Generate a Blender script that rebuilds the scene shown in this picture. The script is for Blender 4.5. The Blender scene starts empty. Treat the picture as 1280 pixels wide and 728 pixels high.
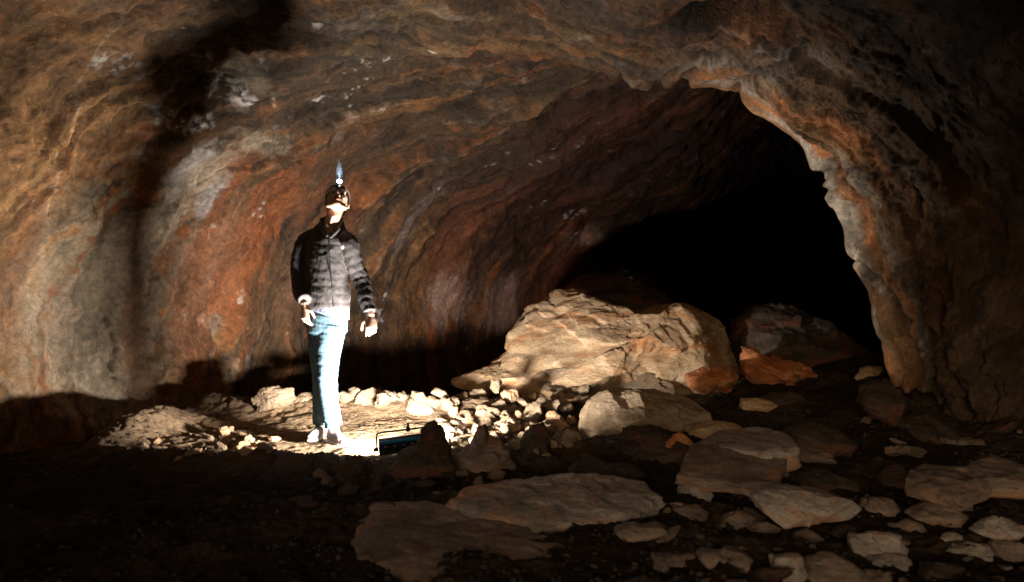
import bpy, bmesh, math, random
import numpy as np
from mathutils import Vector, Matrix

random.seed(7)
RNG = np.random.default_rng(11)
scene = bpy.context.scene
COL = scene.collection

# ------------------------------------------------------------------ camera
CAM_H, F = 1.07, 924.0            # metres above the lit ground; focal length in photo pixels (1280 wide)
cam_d = bpy.data.cameras.new("camera")
cam = bpy.data.objects.new("camera", cam_d)
COL.objects.link(cam)
cam.location = (0, 0, CAM_H)
cam.rotation_euler = (math.radians(90), 0, 0)
cam_d.sensor_width = 36
cam_d.lens = 36 * F / 1280
cam_d.clip_start = 0.05
cam_d.dof.use_dof = True
cam_d.dof.focus_distance = 5.6
cam_d.dof.aperture_fstop = 1.6
cam_d.clip_end = 200
scene.camera = cam


def at(px, py, Y):
    return np.array([(px - 640) / F * Y, Y, CAM_H + (364 - py) / F * Y])


# ------------------------------------------------------------------ noise
def _hash(ix, iy, iz, seed):
    h = (ix.astype(np.uint32) * np.uint32(374761393) + iy.astype(np.uint32) * np.uint32(668265263)
         + iz.astype(np.uint32) * np.uint32(2147483647 - 1640531527) + np.uint32((seed * 2654435761) & 0xffffffff))
    h = (h ^ (h >> np.uint32(13))) * np.uint32(1274126177)
    h = (h ^ (h >> np.uint32(16))) * np.uint32(2246822519)
    return h ^ (h >> np.uint32(15))


_G = RNG.normal(size=(256, 3)).astype(np.float32)
_G /= np.linalg.norm(_G, axis=1)[:, None]


def noise(p, seed=0):
    p = np.asarray(p, dtype=np.float32)
    i = np.floor(p).astype(np.int32)
    f = p - i
    w = f * f * f * (f * (f * 6 - 15) + 10)
    out = 0
    for a in (0, 1):
        wa = w[:, 0] if a else 1 - w[:, 0]
        for b in (0, 1):
            wb = w[:, 1] if b else 1 - w[:, 1]
            for c in (0, 1):
                wc = w[:, 2] if c else 1 - w[:, 2]
                g = _G[_hash(i[:, 0] + a, i[:, 1] + b, i[:, 2] + c, seed) & np.uint32(255)]
                out = out + wa * wb * wc * (g[:, 0] * (f[:, 0] - a) + g[:, 1] * (f[:, 1] - b) + g[:, 2] * (f[:, 2] - c))
    return out * 1.6


def fbm(p, octs=4, seed=0, gain=0.5, ridged=False):
    s, a, t = 0, 1.0, 0
    p = np.asarray(p, dtype=np.float32)
    for o in range(octs):
        n = noise(p * (2.03 ** o) + 17.3 * o, seed + o)
        if ridged:
            n = 1 - 2 * np.abs(n)
        s = s + a * n
        t += a
        a *= gain
    return s / t


def cell2(x, y, seed=0):
    """2-D cellular noise: value of the nearest cell and the distance to its border"""
    ix, iy = np.floor(x).astype(np.int32), np.floor(y).astype(np.int32)
    F1 = np.full(x.shape, 9.0, np.float32)
    F2 = F1.copy()
    V = np.zeros(x.shape, np.float32)
    z = np.zeros_like(ix)
    for a in (-1, 0, 1):
        for b in (-1, 0, 1):
            h = _hash(ix + a, iy + b, z, seed)
            cx = ix + a + (h & np.uint32(1023)) / 1023.0
            cy = iy + b + ((h >> np.uint32(10)) & np.uint32(1023)) / 1023.0
            d = np.hypot(cx - x, cy - y)
            v = ((h >> np.uint32(20)) & np.uint32(1023)) / 1023.0
            near = d < F1
            F2 = np.where(near, F1, np.minimum(F2, d))
            V = np.where(near, v, V)
            F1 = np.where(near, d, F1)
    return V, F2 - F1


def facet2(x, y, seed=0, tilt=1.0):
    """broken plates: every cell is a plane of its own height and tilt"""
    ix, iy = np.floor(x).astype(np.int32), np.floor(y).astype(np.int32)
    F1 = np.full(x.shape, 9.0, np.float32)
    F2 = F1.copy()
    H = np.zeros(x.shape, np.float32)
    V = H.copy()
    z = np.zeros_like(ix)
    for a in (-1, 0, 1):
        for b in (-1, 0, 1):
            h = _hash(ix + a, iy + b, z, seed)
            h2 = _hash(ix + a, iy + b, z + 1, seed)
            dx = x - (ix + a + (h & np.uint32(1023)) / 1023.0)
            dy = y - (iy + b + ((h >> np.uint32(10)) & np.uint32(1023)) / 1023.0)
            v = ((h >> np.uint32(20)) & np.uint32(1023)) / 1023.0 - .5
            gx_, gy_ = (h2 & np.uint32(1023)) / 511.5 - 1, ((h2 >> np.uint32(10)) & np.uint32(1023)) / 511.5 - 1
            d = np.hypot(dx, dy)
            near = d < F1
            F2 = np.where(near, F1, np.minimum(F2, d))
            V = np.where(near, v, V)
            H = np.where(near, v * .8 + tilt * (gx_ * dx + gy_ * dy), H)
            F1 = np.where(near, d, F1)
    return H.astype(np.float32), V, F2 - F1


def facet3(p, seed=0, tilt=1.0):
    i = np.floor(p).astype(np.int32)
    F1 = np.full(len(p), 9.0, np.float32)
    H = np.zeros(len(p), np.float32)
    for a in (-1, 0, 1):
        for b in (-1, 0, 1):
            for c in (-1, 0, 1):
                h = _hash(i[:, 0] + a, i[:, 1] + b, i[:, 2] + c, seed)
                q = p - np.stack([i[:, 0] + a + (h & np.uint32(255)) / 255.0, i[:, 1] + b + ((h >> np.uint32(8)) & np.uint32(255)) / 255.0,
                                  i[:, 2] + c + ((h >> np.uint32(16)) & np.uint32(255)) / 255.0], 1)
                d = np.linalg.norm(q, axis=1)
                g = _G[_hash(i[:, 0] + a, i[:, 1] + b, i[:, 2] + c, seed + 99) & np.uint32(255)]
                near = d < F1
                H = np.where(near, ((h >> np.uint32(24)) / 255.0 - .5) * .7 + tilt * (g * q).sum(1), H)
                F1 = np.where(near, d, F1)
    return H.astype(np.float32)


def cell3(p, seed=0):
    i = np.floor(p).astype(np.int32)
    F1 = np.full(len(p), 9.0, np.float32)
    F2 = F1.copy()
    V = np.zeros(len(p), np.float32)
    for a in (-1, 0, 1):
        for b in (-1, 0, 1):
            for c in (-1, 0, 1):
                h = _hash(i[:, 0] + a, i[:, 1] + b, i[:, 2] + c, seed)
                q = np.stack([i[:, 0] + a + (h & np.uint32(255)) / 255.0, i[:, 1] + b + ((h >> np.uint32(8)) & np.uint32(255)) / 255.0,
                              i[:, 2] + c + ((h >> np.uint32(16)) & np.uint32(255)) / 255.0], 1)
                d = np.linalg.norm(q - p, axis=1)
                near = d < F1
                F2 = np.where(near, F1, np.minimum(F2, d))
                V = np.where(near, (h >> np.uint32(24)) / 255.0, V)
                F1 = np.where(near, d, F1)
    return V, F2 - F1


def sstep(a, b, x):
    t = np.clip((x - a) / (b - a), 0, 1)
    return t * t * (3 - 2 * t)


def terrace(x, k, sharp=0.25):
    y = x * k
    fl = np.floor(y)
    return (fl + sstep(0.5 - sharp, 0.5 + sharp, y - fl)) / k


# ------------------------------------------------------------------ mesh helpers
def np_mesh(name, V, Fq, smooth=True):
    me = bpy.data.meshes.new(name)
    Fq = np.asarray(Fq, dtype=np.int32)
    n, k = Fq.shape
    me.vertices.add(len(V))
    me.vertices.foreach_set("co", np.asarray(V, dtype=np.float32).ravel())
    me.loops.add(n * k)
    me.loops.foreach_set("vertex_index", Fq.ravel())
    me.polygons.add(n)
    me.polygons.foreach_set("loop_start", np.arange(0, n * k, k, dtype=np.int32))
    me.polygons.foreach_set("use_smooth", np.full(n, smooth, dtype=bool))
    me.update(calc_edges=True)
    return me


def link(name, me, mat=None, parent=None):
    o = bpy.data.objects.new(name, me)
    COL.objects.link(o)
    if mat is not None and me is not None and len(me.materials) == 0:
        me.materials.append(mat)
    if parent is not None:
        o.parent = parent
    return o


def tag(o, label=None, cat=None, group=None, kind=None):
    if label:
        o["label"] = label
    if cat:
        o["category"] = cat
    if group:
        o["group"] = group
    if kind:
        o["kind"] = kind
    return o


def set_col(me, name, C):
    at_ = me.color_attributes.new(name, 'FLOAT_COLOR', 'POINT')
    c4 = np.ones((len(C), 4), np.float32)
    c4[:, :3] = np.clip(C, 0.0, 1.0)
    at_.data.foreach_set("color", c4.ravel())


def grid_normals(P):
    du = np.gradient(P, axis=0)
    dv = np.gradient(P, axis=1)
    n = np.cross(du, dv)
    return n / (np.linalg.norm(n, axis=2, keepdims=True) + 1e-9)


# ------------------------------------------------------------------ materials
def new_mat(name):
    m = bpy.data.materials.new(name)
    m.use_nodes = True
    nt = m.node_tree
    return m, nt, nt.nodes["Principled BSDF"]


def mixc(nt, fac, a, b, mode='MIX'):
    n = nt.nodes.new("ShaderNodeMix")
    n.data_type = 'RGBA'
    n.blend_type = mode
    for sock, v in ((n.inputs[0], fac), (n.inputs[6], a), (n.inputs[7], b)):
        if isinstance(v, (int, float)):
            sock.default_value = v
        elif isinstance(v, tuple):
            sock.default_value = (*v, 1)
        else:
            nt.links.new(v, sock)
    return n.outputs[2]


def tex_noise(nt, vec, scale, detail=5, rough=0.6, dist=0.0):
    n = nt.nodes.new("ShaderNodeTexNoise")
    n.inputs["Scale"].default_value = scale
    n.inputs["Detail"].default_value = detail
    n.inputs["Roughness"].default_value = rough
    n.inputs["Distortion"].default_value = dist
    nt.links.new(vec, n.inputs["Vector"])
    return n.outputs["Fac"]


def ramp(nt, fac, stops):
    n = nt.nodes.new("ShaderNodeValToRGB")
    el = n.color_ramp.elements
    while len(el) > 1:
        el.remove(el[-1])
    el[0].position, el[0].color = stops[0][0], (*((stops[0][1],) * 3 if isinstance(stops[0][1], (int, float)) else stops[0][1]), 1)
    for p, c in stops[1:]:
        e = el.new(p)
        e.color = (*((c,) * 3 if isinstance(c, (int, float)) else c), 1)
    nt.links.new(fac, n.inputs[0])
    return n.outputs[0]


def bump(nt, bsdf, h, strength=0.6, dist=0.02, prev=None):
    b = nt.nodes.new("ShaderNodeBump")
    b.inputs["Strength"].default_value = strength
    b.inputs["Distance"].default_value = dist
    nt.links.new(h, b.inputs["Height"])
    if prev is not None:
        nt.links.new(prev, b.inputs["Normal"])
    nt.links.new(b.outputs[0], bsdf.inputs["Normal"])
    return b.outputs[0]


def coords(nt, kind="Object"):
    return nt.nodes.new("ShaderNodeTexCoord").outputs[kind]


def mapping(nt, vec, scale):
    m = nt.nodes.new("ShaderNodeMapping")
    m.inputs["Scale"].default_value = scale
    nt.links.new(vec, m.inputs["Vector"])
    return m.outputs[0]


def cave_material(name, rough=0.78, fine=1.0, spec=0.35):
    """vertex painted mineral colours broken up by fine procedural grain"""
    m, nt, b = new_mat(name)
    a = nt.nodes.new("ShaderNodeAttribute")
    a.attribute_name = "mineral"
    v = coords(nt)
    g1 = ramp(nt, tex_noise(nt, v, 22 * fine, 8, 0.7), [(0.30, 0.35), (0.5, 1.0), (0.70, 1.7)])
    c = mixc(nt, 0.55, a.outputs["Color"], g1, 'MULTIPLY')
    g2 = ramp(nt, tex_noise(nt, v, 90 * fine, 5, 0.7), [(0.3, 0.55), (0.5, 1.0), (0.7, 1.35)])
    c = mixc(nt, 0.6, c, g2, 'MULTIPLY')
    nt.links.new(c, b.inputs["Base Color"])
    r = ramp(nt, tex_noise(nt, v, 9, 5, 0.6), [(0.3, rough - 0.34), (0.65, rough + 0.08)])
    nt.links.new(r, b.inputs["Roughness"])
    b.inputs["Specular IOR Level"].default_value = spec
    n1 = bump(nt, b, tex_noise(nt, v, 24 * fine, 9, 0.7, 0.5), 0.85, 0.04)
    bump(nt, b, tex_noise(nt, v, 110 * fine, 5, 0.7), 0.45, 0.008, n1)
    return m


def rock_material(name, c_dark, c_mid, c_light, accent=None, acc_amt=0.5, strata=(1.0, 1.0, 3.0), rough=0.82):
    m, nt, b = new_mat(name)
    v = mapping(nt, coords(nt), strata)
    n1 = tex_noise(nt, v, 3.2, 9, 0.62, 0.6)
    c = ramp(nt, n1, [(0.3, c_dark), (0.48, c_mid), (0.66, c_light)])
    if accent:
        f = ramp(nt, tex_noise(nt, v, 1.7, 6, 0.6, 0.8), [(0.52 - 0.1 * acc_amt, 0.0), (0.64 - 0.1 * acc_amt, 1.0)])
        c = mixc(nt, f, c, accent)
    g = ramp(nt, tex_noise(nt, v, 38, 8, 0.72), [(0.3, 0.5), (0.5, 1.0), (0.7, 1.4)])
    c = mixc(nt, 0.8, c, g, 'MULTIPLY')
    nt.links.new(c, b.inputs["Base Color"])
    b.inputs["Roughness"].default_value = rough
    b.inputs["Specular IOR Level"].default_value = 0.3
    k = bump(nt, b, tex_noise(nt, v, 24, 9, 0.68, 0.5), 0.6, 0.03)
    bump(nt, b, tex_noise(nt, v, 120, 5, 0.7), 0.4, 0.008, k)
    return m


def plain(name, col, rough=0.5, metal=0.0, var=0.0, scale=40, bmp=0.0):
    m, nt, b = new_mat(name)
    b.inputs["Base Color"].default_value = (*col, 1)
    b.inputs["Roughness"].default_value = rough
    b.inputs["Metallic"].default_value = metal
    v = coords(nt)
    if var:
        n = tex_noise(nt, v, scale, 5, 0.6)
        c = ramp(nt, n, [(0.3, tuple(x * (1 - var) for x in col)), (0.7, tuple(min(1, x * (1 + var)) for x in col))])
        nt.links.new(c, b.inputs["Base Color"])
    if bmp:
        bump(nt, b, tex_noise(nt, v, scale * 2, 5, 0.6), bmp, 0.004)
    return m


M_CAVE = cave_material("mineral_stained_lava")
M_FLOOR = cave_material("dusty_cave_soil", rough=0.92, fine=1.5, spec=0.12)
M_TAN = rock_material("tan_breakdown_rock", (.24, .15, .08), (.54, .36, .21), (.66, .48, .31), (.48, .22, .09), 0.1)
M_PALE = rock_material("pale_breakdown_rock", (.17, .115, .07), (.32, .225, .14), (.43, .32, .22))
M_SLAB = rock_material("grey_brown_slab_rock", (.10, .07, .054), (.22, .162, .127), (.34, .265, .21), (.38, .21, .13), 0.2, (1, 1, 4))
M_CRUMB = rock_material('dark_crumbs', (.03, .02, .014), (.06, .042, .03), (.11, .08, .058))
M_GREY = rock_material("grey_pink_slab_rock", (.16, .13, .115), (.34, .285, .25), (.50, .43, .38), (.46, .25, .16), 0.3, (1, 1, 2))
M_DARK = rock_material("dark_brown_lava_rock", (.022, .015, .011), (.055, .038, .028), (.12, .085, .06), (.17, .06, .03), 0.1)
M_ORANGE = rock_material("orange_oxidised_rock", (.24, .07, .025), (.50, .17, .06), (.62, .28, .12), (.14, .07, .04), 0.1)

M_BLACK = plain("matt_black_metal", (.018, .018, .02), .45, 0.0, .3, 60, .1)
M_BLUE = plain("blue_enamel_edge", (.02, .20, .42), .35, 0.0, .15, 40)
M_SILVER = plain("bare_aluminium", (.72, .74, .76), .3, 0.9)
M_CABLE = plain("black_rubber_cable", (.015, .015, .015), .6)

# ------------------------------------------------------------------ cave shell
GA = np.array([0.00, -0.03, -0.025, 0.035, 0.18, 0.50, 0.80, 0.95, 1.02, 1.02, 1.0])
GZ = np.array([-0.16, 0.15, 0.42, 0.70, 0.91, 1.0, 0.92, 0.72, 0.45, 0.20, -0.16])
LIP_A = np.array([0.00, -0.03, -0.02, 0.05, 0.19, 0.44, 0.693, 0.796, 0.868, 0.918, 1.0])
LIP_Z = np.array([-0.55, 0.5, 1.4, 2.35, 3.08, 3.40, 3.06, 2.70, 2.18, 1.45, -0.55])
stations = [  # left foot, right foot, height
    ((-3.2, -3.6), (3.2, -3.6), 2.8), ((-3.9, -1.6), (3.9, -1.6), 3.2), ((-4.3, 1.0), (4.3, 1.5), 3.5),
    ((-4.25, 3.6), (4.15, 3.6), 3.55), ((-4.0, 5.2), (3.95, 4.9), 3.5), ((-3.55, 6.5), (3.75, 5.7), 3.45),
    ((-2.85, 7.6), (3.6, 6.5), 3.4), ((-2.15, 8.6), (4.7, 6.95), 3.32), ((-1.15, 9.9), (6.6, 7.7), 3.2),
    ((0.35, 11.8), (8.2, 9.6), 3.15), ((2.3, 14.4), (9.2, 13.0), 3.4), ((4.3, 18), (9.8, 17.0), 3.8),
    ((6.0, 22.0), (11, 21.0), 3.9), ((7.5, 27.0), (12, 26.0), 3.2)]
ctrl = []
for k, (L, R, H) in enumerate(stations):
    A, Z = GA.copy(), GZ * H
    wl = {5: 0.55, 6: 1.0, 7: 0.35}.get(k, 0)
    A, Z = A * (1 - wl) + LIP_A * wl, Z * (1 - wl) + LIP_Z * wl
    Z = Z * (1 + {7: .16, 8: .55, 9: .85, 10: .85, 11: .6, 12: .4, 13: .3}.get(k, 0) * sstep(.32, .60, A))
    L, R = np.array(L), np.array(R)
    ctrl.append(np.concatenate([L[None] + A[:, None] * (R - L)[None], Z[:, None]], 1))
ctrl = np.array(ctrl)                                        # stations x 11 x 3


def catmull(P, t):
    """P (n, ...) control rows, t in [0, n-1]"""
    n = len(P)
    i = np.clip(np.floor(t).astype(int), 0, n - 2)
    f = (t - i).reshape((-1,) + (1,) * (P.ndim - 1))
    p0, p1, p2, p3 = P[np.maximum(i - 1, 0)], P[i], P[i + 1], P[np.minimum(i + 2, n - 1)]
    return 0.5 * (2 * p1 + (p2 - p0) * f + (2 * p0 - 5 * p1 + 4 * p2 - p3) * f ** 2 + (3 * p1 - p0 - 3 * p2 + p3) * f ** 3)


knots = [(0, 0), (3, 45), (4, 130), (5, 270), (6, 420), (7, 540), (8, 640), (9, 730), (10, 800), (11, 850), (13, 900)]
NU, NV = 900, 760
tu = np.interp(np.arange(NU), [k[1] for k in knots], [k[0] for k in knots])
tu[-1] = 13
tv = np.linspace(0, 10, NV)
B = catmull(ctrl, tu)                                        # NU x 11 x 3
B = np.swapaxes(catmull(np.swapaxes(B, 0, 1), tv), 0, 1)      # NU x NV x 3
# equalise spacing round the arch
seg = np.linalg.norm(np.diff(B, axis=1), axis=2)
arc = np.concatenate([np.zeros((NU, 1)), np.cumsum(seg, 1)], 1)
for i in range(NU):
    tgt = np.linspace(0, arc[i, -1], NV)
    for c in range(3):
        B[i, :, c] = np.interp(tgt, arc[i], B[i, :, c])
VV = np.broadcast_to(np.linspace(0, 1, NV)[None] * 10.6, (NU, NV))
mid = B[:, NV // 3]
ul = np.concatenate([[0], np.cumsum(np.linalg.norm(np.diff(mid, axis=0), axis=1))])
UU = np.broadcast_to(ul[:, None], (NU, NV))
Nrm = grid_normals(B)
# inward normals (towards the tunnel axis)
cen = B.mean(axis=1, keepdims=True)
if ((cen - B) * Nrm).sum() < 0:
    Nrm = -Nrm
P = B.reshape(-1, 3).astype(np.float32)
N0 = Nrm.reshape(-1, 3)
u, v = UU.ravel().astype(np.float32), VV.ravel().astype(np.float32)
vf = v / 10.6                                              # 0 left foot .. 1 right foot
w1 = fbm(np.stack([u * .5, v * .5, u * 0], 1), 5, 1, .6)
w2 = fbm(np.stack([u * .45, v * .45, u * 0 + 7], 1), 6, 2, .62)
along = v + 0.5 * w1
across = u - 0.42 * v + 0.9 * w2                            # the lava flowed slantwise round the vault
zero = np.zeros_like(u)
right = sstep(0.60, 0.80, vf)
station = np.repeat(tu, NV)
big = 0.20 * fbm(P * .55, 3, 5) + 0.11 * fbm(P * 1.4, 3, 9)
s1 = fbm(np.stack([along * .33, across * 1.35, zero], 1), 4, 21)
led = terrace(s1 + 0.06 * fbm(P * 3, 3, 4), 5.0, 0.30)
s2 = fbm(np.stack([along * .7, across * 3.4, zero + 3], 1), 4, 31)
led2 = terrace(s2, 4.0, 0.3)
c1v, c1e = cell2(along * 1.3 + .35 * w2, across * 2.6 + .5 * w1, 3)
c2v, c2e = cell2(along * 3.1 + .5 * w1 + 9, across * 6.4 + .9 * w2, 8)
patch = sstep(-0.12, 0.22, fbm(P * .8, 3, 41))               # where plates have broken away
smoothz = (1 - sstep(1.2, 2.3, P[:, 2])) * (1 - right)       # washed lower wall
rid = fbm(np.stack([along * 1.6, across * 5.5, zero + 5], 1), 4, 51, ridged=True)
fin = fbm(P * 9, 4, 61)
wob = .16 * fbm(P * 2.2, 4, 45, .6)
wob2 = .16 * fbm(P * 2.2 + 31, 4, 46, .6)
al3, ac3 = along + wob, across + wob2
f1, f1v, f1e = facet2(al3 * .55, ac3 * 1.15, 61)
f2, f2v, f2e = facet2(al3 * 1.25 + 5, ac3 * 3.1, 62)
f3, f3v, f3e = facet2(al3 * 3.2 + 9, ac3 * 7.5, 63)
f4, f4v, f4e = facet2(al3 * 9 + 9, ac3 * 17, 64)


def soften(x, n):
    g = x.reshape(NU, NV).copy()
    for _ in range(n):
        g[1:-1] = .25 * g[:-2] + .5 * g[1:-1] + .25 * g[2:]
        g[:, 1:-1] = .25 * g[:, :-2] + .5 * g[:, 1:-1] + .25 * g[:, 2:]
    return g.ravel()


f1, f2, f3 = soften(f1, 14), soften(f2, 5), soften(f3, 2)
sm = 1 - .62 * smoothz
disp = big + sm * (.15 * f1 + .075 * f2 * (.5 + patch) + .048 * f3 * (.5 + patch) * (1 - sstep(7.6, 8.6, station)) + .016 * f4 * (1 - sstep(6.6, 7.4, station)))
disp += (0.06 - 0.03 * smoothz) * led + .03 * led2 * sm
disp += .012 * rid + 0.018 * fin + .034 * fbm(P * 4.5, 5, 66, .6, ridged=True) * sm
disp0 = disp
pil = sstep(0.60, 0.72, vf) * sstep(4.2, 5.2, station) * (1 - sstep(6.6, 7.4, station))
al2 = v + 0.25 * w1
ac2 = u + 0.30 * v + 0.35 * w2
p1v, p1e = cell2(al2 * .75 + 3, ac2 * 2.3, 13)
p2v, p2e = cell2(al2 * 2.1 + 3, ac2 * 4.6, 15)
disp = disp0 * (1 - .85 * pil) + pil * (.75 * big + .3 * fin * .3)
q1, q1v, q1e = facet2(al2 * .48 + 3, ac2 * 2.3 + wob2, 83)
q2, q2v, q2e = facet2(al2 * 1.9 + 1, ac2 * 5.0 + wob, 84)
q3, q3v, q3e = facet2(al2 * 5 + 1, ac2 * 11 + wob, 85)
q1, q2, q3 = soften(q1, 4), soften(q2, 2), soften(q3, 1)
lipd = np.exp(-((station - 6.05) / .42) ** 2) * sstep(.60, .68, vf)
disp += pil * (1 - .88 * lipd) * (.24 * q1 + .11 * q2 + .055 * q3 + .03 * fbm(P * 12, 4, 75, .6, ridged=True) + 0.05 * fbm(P * 2.6, 5, 71, .55) + .03 * fbm(P * 8, 4, 73, ridged=True))

lw = np.clip(1.1 * lipd, 0, .92)
disp = disp * (1 - lw) + soften(disp, 45) * lw + lw * (.07 * fbm(P * 1.7, 2, 76) + .035 * soften(q2, 3))


def wall_index(px, py):
    d = (640 + F * P[:, 0] / np.maximum(P[:, 1], 1) - px) ** 2 + (364 - F * (P[:, 2] - CAM_H) / np.maximum(P[:, 1], 1) - py) ** 2
    d = d + 1e6 * ((station > 6.3) & (vf > .6)) + 1e7 * (P[:, 1] < 1)
    return int(np.argmin(d))


for px_, py_, ru_, rv_, dp_ in ((925, 24, .20, .30, -.95), (145, 260, .14, .45, -.14), (290, 62, .22, .06, -.10), (345, 262, .10, .14, -.10), (1085, 210, .10, .12, .12), (1240, 440, .35, .9, .28)):
    i_ = wall_index(px_, py_)
    disp += dp_ * np.exp(-(((u - u[i_] - .15 * w2) / ru_) ** 2 + ((v - v[i_]) / rv_) ** 2) ** 1.5)
CRACKS = [[(255, 60), (275, 68), (300, 64), (330, 74)], [(395, 186), (360, 198), (340, 190), (318, 206), (280, 214), (250, 232)], [(470, 108), (520, 98), (575, 104)],
          [(570, 118), (620, 96), (680, 84)], [(402, 300), (376, 330), (352, 352), (342, 384), (326, 415)], [(0, 190), (40, 182), (78, 160)], [(690, 66), (760, 78), (820, 72)],
          [(600, 196), (650, 172), (712, 162)], [(120, 250), (135, 215), (165, 190)], [(420, 250), (470, 215), (520, 200)], [(140, 400), (150, 440), (146, 470)], [(545, 262), (580, 230), (640, 214)],
          [(1010, 60), (1050, 130), (1090, 200)], [(1070, 310), (1100, 350), (1130, 400)], [(1040, 200), (1075, 250), (1085, 300)], [(860, 30), (905, 75), (950, 100)], [(1120, 120), (1150, 200), (1165, 260)]]
cwx, cwy = .05 * noise(P * 4, 91) + .02 * noise(P * 11, 92), .05 * noise(P * 4 + 50, 93) + .02 * noise(P * 11 + 50, 94)
crackm = np.zeros_like(u)
for poly_ in CRACKS:
    ij = [wall_index(*p_) for p_ in poly_]
    best = np.full(u.shape, 9.0, np.float32)
    for a_, b_ in zip(ij[:-1], ij[1:]):
        e_ = np.array([u[b_] - u[a_], v[b_] - v[a_]])
        L_ = float(e_ @ e_) + 1e-6
        t_ = np.clip(((u - u[a_]) * e_[0] + (v - v[a_]) * e_[1]) / L_, 0, 1)
        best = np.minimum(best, np.hypot(u - u[a_] - t_ * e_[0] + cwx, v - v[a_] - t_ * e_[1] + cwy))
    big_ = 1.8 if poly_[0][0] > 850 else 1.0
    crackm = np.maximum(crackm, np.exp(-(best / (.014 * big_)) ** 2))
    disp -= .05 * big_ * np.exp(-(best / (.022 * big_)) ** 2)
fade = sstep(0.0, 0.05, vf) * (1 - sstep(0.95, 1, vf)) * 0.6 + .4
disp *= fade
PW = P + N0 * disp[:, None]

# mineral colours -------------------------------------------------------------
def C(*c):
    return np.array(c, np.float32)


def mixn(a, b, f):
    return a + (b - a) * f[:, None]


fl1 = fbm(np.stack([along * .30, across * 1.7, zero + 1], 1), 5, 101, .55)
fl2 = fbm(np.stack([along * .45, across * 3.2, zero + 2], 1), 5, 111, .6)
fl3 = fbm(np.stack([along * .8, across * 8.0, zero + 4], 1), 4, 121, .6)
iso = fbm(P * 1.6, 5, 131, .6)
iso2 = fbm(P * 5.5, 5, 141, .65)
iso3 = fbm(P * 14, 4, 143, .7)
col = np.tile(C(.095, .054, .029), (len(P), 1))
col = mixn(col, C(.20, .112, .052), sstep(-.15, .45, .6 * fl1 + .7 * iso + .25 * f1v))
col = mixn(col, C(.27, .098, .038), sstep(.0, .42, .5 * fl2 + .5 * iso2 + .5 * w1 + .3 * f2v) * .75)
col = mixn(col, C(.040, .026, .019), sstep(-.05, .32, -.5 * fl2 + .5 * fl3 + .8 * iso - .3 * iso2 - .3 * f2v) * .85)
col = mixn(col, C(.27, .22, .175), sstep(.15, .45, fl3 * .5 + iso * .6 + .4 * iso2 + .3 * f3v) * .5)


def blob(px, py, ru, rv, color, amt, rot=0.0, edge=0.5, sx=1.0):
    """a stain or painted patch of shade on the wall, centred on the point of the wall seen there; sizes in metres on the surface"""
    global col
    Q = PW
    ok = Q[:, 1] > 1.0
    d = np.full(len(Q), 1e9, np.float32)
    d[ok] = (640 + F * Q[ok, 0] / Q[ok, 1] - px) ** 2 + (364 - F * (Q[ok, 2] - CAM_H) / Q[ok, 1] - py) ** 2
    d += 1e6 * ((station > 6.3) & (vf > .6))
    i = int(np.argmin(d))
    du, dv = u - u[i], v - v[i]
    c, s = math.cos(rot), math.sin(rot)
    a, b = c * du + s * dv, -s * du + c * dv
    r = np.sqrt((a / ru) ** 2 + (b / rv) ** 2)
    m = 1 - sstep(edge, 1.35, r + 1.1 * (fl2 + .8 * iso2) + .8 * fl3 + .25 * f2v)
    if color == WHT:
        m = m * sstep(-.12, .15, iso3 + .5 * fl3)
    col = mixn(col, C(*color), np.clip(m * amt, 0, 1))


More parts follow.
